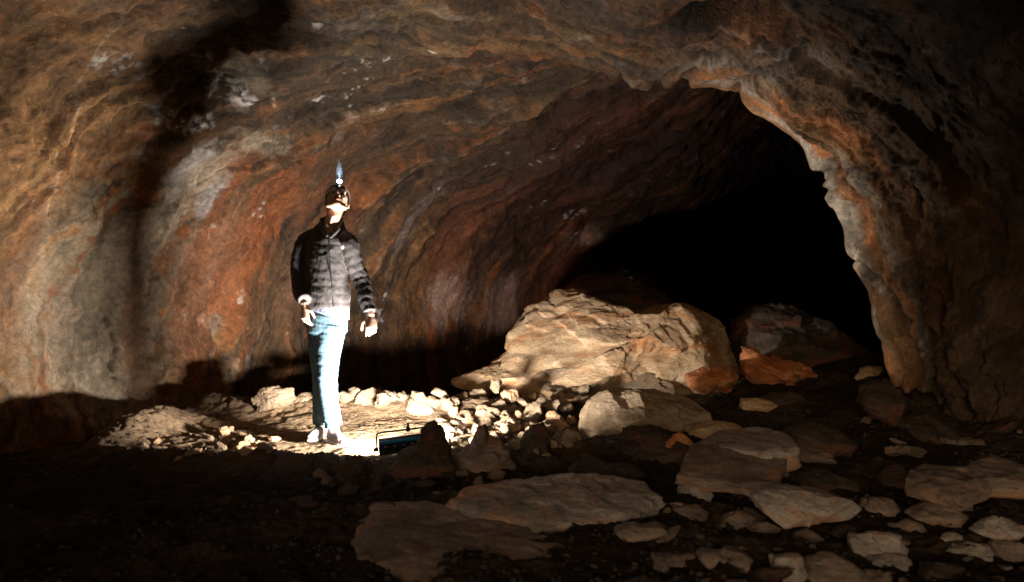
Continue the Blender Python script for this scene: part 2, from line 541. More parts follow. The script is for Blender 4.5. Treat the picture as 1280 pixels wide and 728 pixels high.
TAN, PALE, RED, BLK, WHT, BRN = (.34, .205, .105), (.38, .31, .235), (.27, .098, .045), (.020, .014, .010), (.74, .70, .66), (.10, .062, .036)
BLOBS = [
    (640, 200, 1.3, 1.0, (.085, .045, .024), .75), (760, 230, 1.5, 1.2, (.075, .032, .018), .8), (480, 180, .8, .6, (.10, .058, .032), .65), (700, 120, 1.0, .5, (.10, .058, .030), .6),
    (700, 30, 1.0, .3, (.15, .095, .055), .5), (450, 60, .9, .35, (.11, .075, .045), .6), (60, 60, .8, .7, (.16, .095, .05), .5),
    (25, 330, .60, 1.5, TAN, .65), (70, 400, .45, .9, PALE, .75), (60, 90, .6, .8, (.34, .18, .085), .6), (130, 400, .35, .8, PALE, .6),
    (215, 250, .22, .5, PALE, .85), (250, 225, .30, .25, PALE, .75), (330, 180, .35, .10, PALE, .6), (190, 190, .2, .15, PALE, .5), (600, 70, .3, .07, PALE, .4), (235, 330, .4, .7, PALE, .45), (150, 340, .5, .7, (.20, .15, .10), .5),
    (245, 340, .25, .9, RED, .62), (300, 330, .22, .9, RED, .65), (335, 270, .2, .6, RED, .6), (275, 250, .12, .5, RED, .5), (385, 260, .12, .4, RED, .4), (30, 300, .12, .8, RED, .4), (165, 420, .10, .5, RED, .35), (370, 350, .35, .4, (.20, .11, .07), .6),
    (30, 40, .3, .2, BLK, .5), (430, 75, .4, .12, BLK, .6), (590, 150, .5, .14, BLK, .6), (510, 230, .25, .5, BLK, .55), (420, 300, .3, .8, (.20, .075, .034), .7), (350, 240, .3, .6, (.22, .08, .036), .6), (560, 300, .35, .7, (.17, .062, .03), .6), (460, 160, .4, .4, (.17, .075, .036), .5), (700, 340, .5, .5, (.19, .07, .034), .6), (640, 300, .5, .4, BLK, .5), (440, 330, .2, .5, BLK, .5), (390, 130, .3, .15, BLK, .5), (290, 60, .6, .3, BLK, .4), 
    (250, 155, .10, .09, WHT, .95), (290, 115, .20, .10, WHT, .95), (275, 85, .10, .09, WHT, .9), (165, 85, .14, .07, WHT, .8), (215, 150, .22, .07, WHT, .8), (130, 80, .08, .05, WHT, .8),
    (310, 95, .25, .08, PALE, .6), (235, 210, .10, .25, (.5, .46, .43), .7), (260, 250, .08, .25, (.5, .46, .43), .7),
    (420, 110, .6, .35, BRN, .7), (600, 120, .8, .5, BRN, .65), (640, 60, .7, .2, (.22, .12, .06), .6), (540, 50, .7, .2, (.24, .15, .08), .6),
    (560, 375, .55, .28, (.40, .31, .26), .8), (620, 380, .4, .25, (.42, .33, .28), .55), (520, 270, .18, .35, (.38, .30, .27), .35), (470, 270, .35, .5, BRN, .5),
    (730, 295, .5, .12, (.40, .33, .29), .6), (650, 240, .8, .5, (.14, .06, .035), .5), (770, 160, .9, .4, (.15, .055, .03), .6), (800, 60, .8, .2, (.26, .15, .08), .6),
]
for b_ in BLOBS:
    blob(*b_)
# pillar: grey slabs with orange edges
pg = sstep(-.1, .25, fbm(np.stack([al2 * .8, ac2 * 2.6, zero], 1), 4, 151))
pcol = mixn(np.tile(C(.19, .11, .06), (len(P), 1)), C(.34, .30, .25), pg)
pcol = mixn(pcol, C(.05, .032, .022), sstep(.05, .4, fbm(P * 2.2, 5, 155, .6)) * .8)
pcol = mixn(pcol, C(.34, .155, .075), sstep(.05, .3, fbm(np.stack([al2 * 1.1, ac2 * 4, zero + 9], 1), 4, 161)))
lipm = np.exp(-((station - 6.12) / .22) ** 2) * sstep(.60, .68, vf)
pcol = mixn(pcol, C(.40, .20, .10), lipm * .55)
pcol = pcol * (1 + .75 * np.exp(-((station - 5.75) / .45) ** 2) * sstep(.55, .68, vf))[:, None]  # lamplit band along the rib painted in as lighter colour

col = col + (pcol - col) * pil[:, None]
right_shade = sstep(.60, .76, vf + .04 * w1) * (1 - sstep(4.9, 5.7, station + .25 * w2 + 1.2 * (.80 - vf)))
col = mixn(col, C(.060, .040, .028), right_shade * .75)  # far right wall darkened: shade put into the colour
blob(925, 26, .32, .34, BLK, .97)  # ceiling recess painted black to stand for the shade inside it
# calcite vein running down the far left
iv = wall_index(72, 150)
vein = np.exp(-((u - u[iv] + .42 * (v - v[iv]) + .035 * noise(np.stack([v * 2.5, zero, zero], 1), 7) + .012 * iso3) / .010) ** 2) * (np.abs(v - v[iv]) < .75) * (vf < .5)
col = mixn(col, C(.6, .45, .3), vein * .6 * sstep(-.5, .1, iso3))
crack = (1 - sstep(0, .05, c1e)) * patch * .25
crev = sstep(0.45, 0.5, s1 * 5 - np.floor(s1 * 5)) * (1 - sstep(.5, .62, s1 * 5 - np.floor(s1 * 5)))
col = mixn(col, C(.03, .02, .015), np.clip(.12 * crev * (1 - smoothz) + .55 * (1 - sstep(0, .035, f2e)) * patch * sm, 0, 1))
col = col * (1 + (.55 * f2v + .5 * f3v * (1 - sstep(7.6, 8.6, station)) + .35 * f4v * (1 - sstep(6.6, 7.4, station))) * (.45 + .55 * sm))[:, None]
deep_shade = sstep(7.2, 9.0, station)
col = col * (1 - .40 * deep_shade)[:, None] * (1 + deep_shade[:, None] * C(.25, -.05, -.12))  # tunnel rock coloured darker with depth to imitate falling light
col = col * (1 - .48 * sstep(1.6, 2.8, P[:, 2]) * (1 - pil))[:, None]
fl4 = fbm(np.stack([along * 1.1, across * 15, zero + 6], 1), 4, 181, .6)
fl5 = fbm(np.stack([along * .6, across * 6, zero + 8], 1), 4, 186, .55)
col = col * np.clip(1 + (.50 * fl4 + .55 * fl5 + .45 * iso2 + .35 * iso3) * (1 - .6 * pil), .25, 2)[:, None]
lum = col.mean(1, keepdims=True)
col = np.clip(lum + (col - lum) * 1.18, .004, 1) * (1 - .14 * (1 - pil))[:, None]
col = mixn(col, C(.018, .012, .009), crackm * .85)
white = sstep(.30, .42, iso2 + .4 * fl3) * sstep(.05, .3, fbm(P * 1.1, 3, 171)) * (1 - right)
col = mixn(col, C(.62, .58, .54), white * .55)

G3 = PW.reshape(NU, NV, 3)
GN = grid_normals(G3)
if (GN * Nrm).sum() < 0:
    GN = -GN
ids = np.arange(NU * NV).reshape(NU, NV)


def shell_piece(name, v0, v1, label):
    sub = ids[:, v0:v1 + 1]
    nvl = sub.shape[1]
    V = PW[sub.ravel()]
    loc = np.arange(NU * nvl).reshape(NU, nvl)
    Fq = np.stack([loc[:-1, :-1], loc[1:, :-1], loc[1:, 1:], loc[:-1, 1:]], -1).reshape(-1, 4)
    me = np_mesh(name, V, Fq)
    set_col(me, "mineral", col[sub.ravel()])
    me.normals_split_custom_set_from_vertices(GN.reshape(-1, 3)[sub.ravel()].tolist())
    o = link(name, me, M_CAVE)
    return tag(o, label, kind="structure")


iA, iB = int(NV * .36), int(NV * .66)
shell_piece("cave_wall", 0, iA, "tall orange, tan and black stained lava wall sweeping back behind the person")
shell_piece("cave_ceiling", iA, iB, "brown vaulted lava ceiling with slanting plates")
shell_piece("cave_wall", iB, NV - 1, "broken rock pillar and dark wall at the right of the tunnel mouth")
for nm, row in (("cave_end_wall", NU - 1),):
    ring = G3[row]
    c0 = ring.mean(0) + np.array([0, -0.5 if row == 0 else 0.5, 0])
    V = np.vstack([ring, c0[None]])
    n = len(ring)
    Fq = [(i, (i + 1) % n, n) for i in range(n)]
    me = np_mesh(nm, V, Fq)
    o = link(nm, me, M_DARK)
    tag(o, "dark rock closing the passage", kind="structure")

# ------------------------------------------------------------------ floor
def floor_h(x, y, detail=True):
    x = np.asarray(x, np.float32).ravel()
    y = np.asarray(y, np.float32).ravel()
    z0 = np.zeros_like(x)
    back = sstep(6.45, 7.3, y + .25 * noise(np.stack([x, y * 0, z0], 1) * 1.3, 3)) * (1 - sstep(-.6, .8, x))
    left = 1 - sstep(-3.25, -2.75, x + .2 * noise(np.stack([x * 0, y, z0], 1) * 1.5, 4))
    h = -.34 * np.maximum(back, left * sstep(4.0, 5.0, y))
    h = h + .20 * sstep(1.4, 3.4, x) * sstep(4.6, 6.6, y) + .18 * sstep(3.0, 4.3, x) * sstep(2, 5, y)
    h = h - .10 * sstep(0.5, 1.6, x) * (1 - sstep(4.2, 5.2, y))
    h = h + .10 * sstep(-2.5, -3.3, x)
    # low hump at the left rim of the mound
    h = h + .14 * np.exp(-((x + 2.75) / .26) ** 2) * sstep(4.7, 5.2, y) * (1 - sstep(5.7, 6.3, y))
    h = h + .14 * np.exp(-((y - 6.55) / .25) ** 2) * sstep(-3.0, -2.6, x) * (1 - sstep(-.4, .3, x))
    h = h + .07 * np.exp(-((y - 4.45 + .12 * (x + .8)) / .16) ** 2) * sstep(-2.7, -2.3, x) * (1 - sstep(-1.0, -.8, x))
    p = np.stack([x, y, z0], 1)
    flat = np.exp(-(((x + 1.2) / 1.3) ** 2 + ((y - 5.4) / .9) ** 2) ** 2)
    h = h + (.07 - .045 * flat) * fbm(p * 1.1, 3, 201)
    if detail:
        h = h + (.050 - .035 * flat) * fbm(p * 4.2, 4, 211)
        t = fbm(p * 2.4, 4, 221)
        h = h + .030 * terrace(t, 5, .1)
        cv, ce = cell2(x * 7 + .8 * t, y * 7 + .5 * t, 5)
        h = h + (.022 - .014 * flat) * (cv - .5) * sstep(0, .2, ce) + .010 * fbm(p * 19, 3, 231)
        h = h + (1 - flat) * .02 * fbm(p * 11, 3, 241, ridged=True)
    return h


gx = np.concatenate([np.linspace(-7, -4.4, 20)[:-1], np.linspace(-4.4, 4.6, 640)[:-1], np.linspace(4.6, 13, 60)])
gy = np.concatenate([np.linspace(-6.5, 2, 50)[:-1], np.linspace(2, 7.6, 520)[:-1], np.linspace(7.6, 11, 120)[:-1], np.linspace(11, 28, 60)])
X, Y = np.meshgrid(gx, gy, indexing='ij')
Zf = floor_h(X, Y).reshape(X.shape)
FV = np.stack([X, Y, Zf], -1).reshape(-1, 3)
idf = np.arange(X.size).reshape(X.shape)
Fq = np.stack([idf[:-1, :-1], idf[1:, :-1], idf[1:, 1:], idf[:-1, 1:]], -1).reshape(-1, 4)
me = np_mesh("cave_floor", FV, Fq)
pf = FV.astype(np.float32) * np.array([1, 1, 0], np.float32)
n1, n2, n3 = fbm(pf * 1.3, 4, 301), fbm(pf * 6, 4, 311), fbm(pf * 2.5, 4, 321)
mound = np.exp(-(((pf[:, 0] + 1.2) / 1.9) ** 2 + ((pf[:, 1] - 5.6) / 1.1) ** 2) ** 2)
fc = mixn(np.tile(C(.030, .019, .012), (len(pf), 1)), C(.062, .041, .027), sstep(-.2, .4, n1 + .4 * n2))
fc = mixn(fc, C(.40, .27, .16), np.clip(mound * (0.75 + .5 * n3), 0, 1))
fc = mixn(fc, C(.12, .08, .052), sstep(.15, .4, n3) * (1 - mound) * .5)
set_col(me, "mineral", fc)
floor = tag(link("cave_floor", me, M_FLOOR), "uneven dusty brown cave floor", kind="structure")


def gz(x, y):
    return float(floor_h([x], [y])[0])


# ------------------------------------------------------------------ rocks
_ICO = {}


def ico(level):
    if level not in _ICO:
        bm = bmesh.new()
        bmesh.ops.create_icosphere(bm, subdivisions=level, radius=1)
        V = np.array([q.co[:] for q in bm.verts], np.float32)
        Fc = np.array([[q.index for q in f.verts] for f in bm.faces], np.int32)
        bm.free()
        _ICO[level] = (V / np.linalg.norm(V, axis=1)[:, None], Fc)
    return _ICO[level]


def polar_table(poly):
    """radius of a star-shaped outline round its centroid, as a table over the angle"""
    poly = np.array(poly, float)
    x, y = poly[:, 0], poly[:, 1]
    x2, y2 = np.roll(x, -1), np.roll(y, -1)
    cr = x * y2 - x2 * y
    A = cr.sum() / 2
    c = np.array([((x + x2) * cr).sum(), ((y + y2) * cr).sum()]) / (6 * A)
    dense = np.concatenate([poly[i] + (poly[(i + 1) % len(poly)] - poly[i]) * np.linspace(0, 1, 60, endpoint=False)[:, None] for i in range(len(poly))])
    d = dense - c
    an, r = np.arctan2(d[:, 1], d[:, 0]), np.hypot(d[:, 0], d[:, 1])
    o = np.argsort(an)
    an, r = an[o], r[o]
    return c, np.concatenate([an - 2 * np.pi, an, an + 2 * np.pi]), np.concatenate([r, r, r])


def rock_noise(Q, size, seed, rough=1.0, strata=1.0):
    """chips, layers and grain for a rock surface; returns a radial offset in metres"""
    q = Q / size
    w = np.stack([fbm(q * 1.8 + seed, 3, seed + 5), fbm(q * 1.8 + seed + 9, 3, seed + 6), fbm(q * 1.8 + seed + 19, 3, seed + 8)], 1)
    qw = q + .16 * w
    d = .08 * fbm(q * 1.3 + seed, 3, seed)
    d += .17 * facet3(qw * np.array([1.1, 1.1, 1.5]) + seed * .7, seed)
    d += .075 * facet3(qw * np.array([2.6, 2.6, 3.8]) + seed * 1.7, seed + 2)
    d += .032 * facet3(qw * np.array([6.0, 6.0, 8.0]) + seed * 1.3, seed + 4)
    st = fbm(q * np.array([1.2, 1.2, 7]) + seed, 4, seed + 3)
    d += .035 * strata * terrace(st, 4, .12)
    d += .022 * fbm(q * 7, 4, seed + 7, ridged=True) + .014 * fbm(q * 20, 4, seed + 9, .6)
    return d * size * rough


def hero_rock(name, outline, Yc, depth, mat, lean=0.35, e=2.6, level=6, seed=1, rough=1.0, strata=1.0, cuts=9, parent=None):
    """boulder whose profile towards the passage follows outline; depth = half thickness along the passage"""
    pts = [at(px, py, Yc) for px, py in outline]
    c, an, rr = polar_table([(p[0], p[2]) for p in pts])
    D, Fc = ico(level)
    D = D.copy()
    m = np.hypot(D[:, 0], D[:, 2]) + 1e-6
    k = (m ** e + np.abs(D[:, 1]) ** e) ** (-1 / e)
    q = D * k[:, None]
    rg = np.random.default_rng(seed)
    for _ in range(cuts):
        n = np.array([rg.normal() * .55, -1 if rg.random() < .75 else 1, rg.normal() * .55 + .25])
        n /= np.linalg.norm(n)
        h = rg.uniform(.62, .9)
        dd = q @ n - h
        q = q - n * (np.maximum(dd, 0) * .92)[:, None]
    ph = np.arctan2(D[:, 2], D[:, 0])
    R = np.interp(ph, an, rr)
    size = float(np.mean(rr))
    Q = np.stack([q[:, 0] * R, q[:, 1] * depth, q[:, 2] * R], 1)
    Q[:, 1] += lean * Q[:, 2]
    nr = Q / (np.linalg.norm(Q, axis=1)[:, None] + 1e-6)
    Q = Q + nr * rock_noise(Q, size, seed, rough * .75, strata)[:, None]
    o = link(name, np_mesh(name, Q, Fc), mat)
    o.location = (c[0], Yc, c[1])
    return o


def slab_rock(name, outline, z, th, mat, tilt=(0.0, 0.0), e=7, level=6, seed=1, rough=1.0):
    """flat slab lying on the ground; the outline is its plan, thickness th, top at height z"""
    pts = []
    for px, py in outline:
        Yp = (CAM_H - z) * F / (py - 364)
        pts.append(((px - 640) / F * Yp, Yp))
    c, an, rr = polar_table(pts)
    D, Fc = ico(level)
    m = np.hypot(D[:, 0], D[:, 1]) + 1e-6
    k = (m ** e + np.abs(D[:, 2]) ** e) ** (-1 / e)
    ph = np.arctan2(D[:, 1], D[:, 0])
    R = np.interp(ph, an, rr)
    q = D * k[:, None]
    size = float(np.mean(rr))
    Q = np.stack([q[:, 0] * R, q[:, 1] * R, q[:, 2] * th / 2], 1)
    rg = np.random.default_rng(seed)
    edge = sstep(.75, 1.0, m * k)
    lay = fbm(np.stack([Q[:, 0] * 2, Q[:, 1] * 2, Q[:, 2] * 28], 1) + seed, 4, seed)
    Q[:, :2] *= (1 + edge * (.10 * terrace(lay, 3, .1) + .05 * fbm(Q * 9, 3, seed + 1)) * rough)[:, None]
    top = fbm(np.stack([Q[:, 0] * 1.6, Q[:, 1] * 1.6, Q[:, 0] * 0 + seed], 1), 4, seed + 2)
    Q[:, 2] += (th * .45 * terrace(top, 5, .12) + .012 * fbm(Q * 14, 4, seed + 4)) * np.where(D[:, 2] > 0, 1, .4) * rough
    Q[:, 2] += tilt[0] * Q[:, 0] + tilt[1] * Q[:, 1]
    o = link(name, np_mesh(name, Q, Fc), mat)
    o.location = (c[0], c[1], z - th / 2)
    return o


def shard_mesh(name, seed, level=5, thick=.26):
    """flat angular piece of broken lava crust"""
    rg = np.random.default_rng(seed)
    n = rg.integers(5, 8)
    an = (np.arange(n) + rg.uniform(-.3, .3, n)) / n * 2 * np.pi
    rd = rg.uniform(.62, 1.1, n)
    c, ta, tr = polar_table([(1.35 * r * math.cos(t), r * math.sin(t)) for t, r in zip(an, rd)])
    D, Fc = ico(level)
    m = np.hypot(D[:, 0], D[:, 1]) + 1e-6
    k = (m ** 9 + np.abs(D[:, 2]) ** 9) ** (-1 / 9)
    R = np.interp(np.arctan2(D[:, 1], D[:, 0]), ta, tr)
    q = D * k[:, None]
    Q = np.stack([q[:, 0] * R, q[:, 1] * R, q[:, 2] * thick], 1)
    Q[:, 2] += Q[:, 0] * Q[:, 2] * rg.uniform(-.5, .5) + .10 * facet3(Q * 1.6 + seed, seed) + .05 * facet3(Q * 4 + seed, seed + 1)
    Q += (Q / (np.linalg.norm(Q, axis=1)[:, None])) * (.05 * fbm(Q * np.array([2, 2, 9]) + seed, 4, seed) + .02 * fbm(Q * 12, 3, seed + 3))[:, None]
    return np_mesh(name, Q, Fc)


def loose_mesh(name, seed, level=4, flat=.7, elong=1.3):
    D, Fc = ico(level)
    q = D.copy()
    rg = np.random.default_rng(seed)
    for _ in range(13):
        n = rg.normal(size=3)
        n /= np.linalg.norm(n)
        dd = q @ n - rg.uniform(.55, .88)
        q = q - n * (np.maximum(dd, 0) * .95)[:, None]
    q *= np.array([elong, 1, flat])
    q = q * (1 + rock_noise(q, 1.0, seed, 1.0, .8))[:, None]
    return np_mesh(name, q, Fc)


LAMP_YAW, LAMP_W, EXPOSURE, SKY = 17.0, 155.0, 1.0, 0.042
# ------------------------------------------------------------------ the big rocks
big_rock = hero_rock("boulder", [(617, 470), (622, 452), (636, 440), (636, 416), (648, 404), (668, 388), (688, 382), (702, 366), (722, 362), (740, 366), (766, 380), (790, 391), (818, 391), (838, 382), (858, 384),
                                 (880, 392), (905, 408), (916, 430), (920, 455), (916, 480), (895, 500), (840, 505), (770, 505), (700, 495), (650, 490)], 8.1, 1.1, M_TAN, lean=.8, e=3.4, level=7, seed=21, rough=.7, strata=.6)
tag(big_rock, "huge brightly lit tan boulder, the largest rock, right of the person", "boulder")
tag(hero_rock("boulder", [(700, 400), (706, 372), (722, 350), (750, 340), (785, 341), (812, 356), (834, 372), (850, 400), (840, 430), (710, 430)], 9.6, .8, M_DARK, lean=.3, seed=22, level=6),
    "dark rounded boulder rising behind the huge tan boulder", "boulder")
tag(hero_rock("boulder", [(905, 470), (915, 425), (925, 396), (945, 384), (968, 380), (1000, 386), (1030, 402), (1056, 424), (1072, 440), (1080, 480), (1060, 500), (920, 500)], 8.6, .7, M_DARK, lean=.3, seed=23),
    "dark peaked boulder with a lit tip under the black tunnel", "boulder")
tag(hero_rock("rock", [(930, 436), (944, 431), (956, 444), (975, 448), (1000, 455), (1020, 470), (1018, 484), (990, 490), (950, 486), (933, 470)], 7.5, .3, M_ORANGE, lean=.5, e=3.5, seed=24, level=6, rough=1.3),
    "bright orange angular rock right of the huge tan boulder", "rock")
tag(hero_rock("rock", [(858, 470), (885, 462), (915, 458), (922, 472), (905, 490), (880, 492), (860, 484)], 7.0, .25, M_ORANGE, lean=.3, e=3, seed=25, level=5),
    "orange rock tucked under the right end of the huge boulder", "rock")
tag(hero_rock("boulder", [(722, 548), (724, 526), (738, 506), (764, 494), (800, 490), (838, 492), (868, 502), (886, 518), (888, 545), (870, 566), (800, 572), (740, 568)], 5.65, .36, M_PALE, lean=.5, e=2.2, seed=26, rough=.7, strata=.4),
    "smooth rounded pale boulder in front of the huge tan boulder", "boulder")
tag(hero_rock("boulder", [(655, 484), (672, 466), (700, 460), (760, 462), (820, 470), (845, 480), (845, 505), (790, 525), (730, 520), (680, 512)], 7.35, .3, M_PALE, lean=.4, e=3, seed=27, rough=.6, strata=.3),
    "smooth pale slanting rock face below the huge tan boulder", "boulder")
tag(hero_rock("slab", [(562, 476), (590, 466), (625, 456), (660, 462), (668, 478), (640, 488), (600, 488)], 7.6, .35, M_TAN, lean=.8, e=4, seed=28, level=5),
    "thin tan slab poking out left of the huge boulder's foot", "slab")
# dark spiky stones between camera and work light
tag(hero_rock("rock", [(474, 606), (486, 588), (498, 566), (518, 558), (526, 538), (543, 528), (553, 545), (561, 560), (568, 585), (566, 606)], 4.35, .14, M_DARK, lean=.25, e=3.5, seed=31, level=6, strata=.5, rough=.85, cuts=16),
    "dark pointed stone hiding the right end of the work light", "stone")
tag(hero_rock("rock", [(556, 604), (564, 572), (586, 558), (596, 534), (606, 532), (611, 547), (628, 552), (634, 566), (644, 580), (640, 604)], 4.5, .16, M_SLAB, lean=.3, e=3.5, seed=32, level=6, strata=.5, rough=.85, cuts=16),
    "dark triangular stone with a reddish flank right of the work light", "stone")
tag(hero_rock("rock", [(636, 592), (648, 572), (652, 548), (664, 536), (680, 530), (686, 545), (688, 592)], 4.8, .13, M_DARK, lean=.2, e=3.5, seed=33, level=6, strata=.5, rough=.85, cuts=16),
    "dark upright stone left of the smooth rounded boulder", "stone")
tag(hero_rock("rock", [(618, 590), (626, 570), (640, 566), (656, 576), (660, 596)], 4.6, .1, M_DARK, lean=.2, seed=34, level=5), "small dark wedge between the triangular and the upright stone", "stone")
tag(hero_rock("rock", [(690, 596), (712, 562), (760, 548), (830, 540), (862, 552), (872, 590), (850, 606), (720, 606)], 4.9, .35, M_DARK, lean=.4, e=3, seed=35), "low dark rock in front of the smooth rounded boulder", "rock")

# flat slabs in the foreground
S = tag(slab_rock("slab", [(442, 672), (448, 650), (478, 632), (530, 628), (600, 640), (680, 652), (745, 664), (760, 682), (752, 704), (690, 712), (640, 716), (560, 724), (505, 716), (480, 700), (446, 694)],
                  .03, .10, M_SLAB, tilt=(-.02, .05), seed=41, level=7, rough=.7), "broad brown slab lying nearest the camera at the bottom centre", "slab")
tag(slab_rock("slab", [(556, 622), (580, 612), (640, 604), (700, 599), (760, 598), (806, 602), (828, 616), (800, 634), (740, 640), (668, 650), (648, 640), (590, 632)],
              .09, .12, M_GREY, tilt=(0, .12), seed=42, rough=.8, level=7), "long pale slab lying just behind the broad brown slab", "slab")
tag(slab_rock("slab", [(846, 582), (862, 560), (900, 546), (950, 548), (984, 568), (976, 584), (930, 592), (880, 588)],
              .12, .07, M_SLAB, tilt=(.02, .10), seed=43, rough=.8), "smooth tilted grey slab right of centre above the foreground rubble", "slab")
tag(slab_rock("slab", [(880, 548), (900, 536), (950, 534), (992, 548), (1000, 562), (960, 566), (900, 556)],
              .15, .14, M_GREY, seed=44, rough=1.2, level=5), "knobbly pinkish slab edge behind the smooth tilted grey slab", "slab")
tag(hero_rock("rock", [(938, 618), (960, 613), (1000, 614), (1040, 620), (1072, 634), (1052, 646), (1010, 652), (970, 650), (950, 636)], 3.5, .16, M_GREY, lean=.9, e=5, seed=45, rough=.7, strata=.6),
    "pale pinkish angular block right of the long pale slab", "block")
tag(slab_rock("slab", [(1130, 598), (1150, 580), (1196, 585), (1236, 573), (1290, 586), (1290, 602), (1240, 600), (1200, 613), (1160, 604)],
              .19, .09, M_SLAB, tilt=(0, .08), seed=46, rough=1.7, e=4), "dim brown slab at the foot of the right wall", "slab")
# more blocks of the foreground rubble: (px, py, depth, width px, height px, material, label)
BL = [
    (1098, 684, 3.6, 74, 44, M_GREY, "sharp-edged pale flake with an orange face in the right foreground"),
    (990, 712, 3.2, 48, 44, M_GREY, "pale upright wedge at the bottom edge right of centre"),
    (1042, 716, 3.1, 80, 40, M_SLAB, "leaning brown slab beside the pale wedge at the bottom edge"),
    (1250, 658, 3.9, 66, 34, M_GREY, "pale rock cut by the right edge of the view"),
    (1222, 690, 3.5, 76, 22, M_GREY, "thin flat pale flake below the pale rock at the right edge"),
    (1115, 702, 3.3, 56, 20, M_GREY, "small flat pale chip in front of the orange-faced flake"),
    (925, 652, 3.8, 44, 26, M_SLAB, "brown lump left of the pale pinkish block"),
    (905, 696, 3.4, 70, 18, M_SLAB, "low flat brown stone at the bottom right of centre"),
    (1170, 640, 3.9, 60, 26, M_SLAB, "brown tilted stone between the pinkish block and the right edge"),
    (1140, 662, 3.7, 34, 24, M_SLAB, "squat brown stone behind the orange-faced flake"),
    (1266, 690, 3.4, 44, 34, M_SLAB, "reddish brown block in the bottom right corner"),
    (1100, 632, 4.2, 54, 22, M_SLAB, "brown stone touching the right end of the pale pinkish block"),
    (860, 640, 4.0, 50, 16, M_SLAB, "low brown stone right of the long pale slab"),
    (800, 662, 3.8, 64, 18, M_SLAB, "dusty low stone right of the broad brown slab"),
    (840, 700, 3.3, 70, 20, M_SLAB, "dusty flat stone at the bottom edge right of the broad slab"),
    (1225, 614, 4.5, 40, 18, M_GREY, "small light stone on the dim brown slab's front edge"),
    (1180, 716, 3.1, 60, 26, M_DARK, "dark block at the bottom edge near the right corner"),
    (480, 634, 4.0, 36, 12, M_SLAB, "small flat chip behind the left end of the broad slab"),
    (1010, 672, 3.6, 44, 18, M_SLAB, "brown chip below the pale pinkish block"),
    (1060, 664, 3.7, 40, 20, M_DARK, "dark chip right of the brown chip below the pinkish block"),
    (870, 616, 4.3, 50, 20, M_GREY, "greyish stone below the smooth tilted slab"),
    (1030, 600, 4.6, 80, 26, M_DARK, "dark slab just behind the pale pinkish block"),
    (1120, 596, 4.7, 40, 34, M_DARK, "dark stone left of the dim brown slab"),
    (760, 590, 4.9, 120, 26, M_DARK, "long dark rock behind the long pale slab"),
    (900, 540, 5.9, 80, 30, M_TAN, "brown rock right of the smooth rounded boulder"),
    (850, 560, 5.4, 44, 44, M_ORANGE, "reddish rock between rounded boulder and tilted slab"),
    (1020, 548, 5.8, 90, 40, M_DARK, "shadowed rock right of the pinkish slab edge"),
    (1108, 500, 6.4, 60, 50, M_DARK, "dark rock at the foot of the broken pillar"),
    (1090, 470, 7.0, 40, 34, M_TAN, "small brown rock wedged at the pillar's foot"),
    (1160, 540, 5.7, 90, 50, M_DARK, "dark rock beneath the right wall"),
    (985, 500, 6.8, 60, 24, M_DARK, "dark rock below the bright orange rock"),
    (945, 505, 6.6, 50, 20, M_TAN, "small tan rock below the bright orange rock"),
]
for k, (px, py, Yc, w, h, mt, lab) in enumerate(BL):
    rg = random.Random(100 + k)
    n = 8
    for _ in range(6):
        Yc = (CAM_H - gz((px - 640) / F * Yc, Yc)) * F / (py + h * .40 - 364)
    Yc += .05
    pts = []
    for j in range(n):
        a = 2 * math.pi * (j + rg.uniform(-.25, .25)) / n
        r = rg.uniform(.78, 1.18)
        pts.append((px + w / 2 * r * math.cos(a), py + h / 2 * r * math.sin(a) + h * .1))
    o = hero_rock("rock", pts[::-1], Yc, max(.05, w / F * Yc * rg.uniform(.28, .42)), mt, lean=rg.uniform(.2, 1.0), e=rg.choice([3, 4, 5]), level=5, seed=200 + k, rough=.9, cuts=6)
    tag(o, lab, "rock")

# ------------------------------------------------------------------ loose stones
LOOSE = {}
SIDE = {}


def loose(kind, mt):
    if kind >= 20:
        key = (kind, mt.name)
        if key not in LOOSE:
            me = shard_mesh('stone', 400 + kind, 5, [.16, .24, .2, .3, .18, .26][kind % 6])
            me.materials.append(mt)
            LOOSE[key] = me
        return LOOSE[key]
    key = (kind, mt.name)
    if key not in LOOSE:
        me = loose_mesh("stone", 300 + kind, 5, [.7, .85, .6, .95, .75, .5, .8, .45][kind % 8], [1.3, 1.1, 1.5, 1.0, 1.2, 1.6, 1.25, 1.4][kind % 8])
        me.materials.append(mt)
        LOOSE[key] = me
    return LOOSE[key]


def stone(x, y, size, kind, mt, label, group, sink=.25, name="stone", dz=0.0, flat=1.0):
    o = link(name, loose(kind, mt))
    rg = random.Random(int(x * 997 + y * 7919 + kind))
    o.scale = (size * rg.uniform(.85, 1.15), size * rg.uniform(.85, 1.15), size * rg.uniform(.85, 1.15) * flat)
    o.rotation_euler = (rg.uniform(-.4, .4), rg.uniform(-.4, .4), rg.uniform(0, 6.28))
    o.location = (x, y, gz(x, y) + size * ((.75 if kind < 20 else .50) - sink) * flat + dz)
    return tag(o, label, "stone", group)


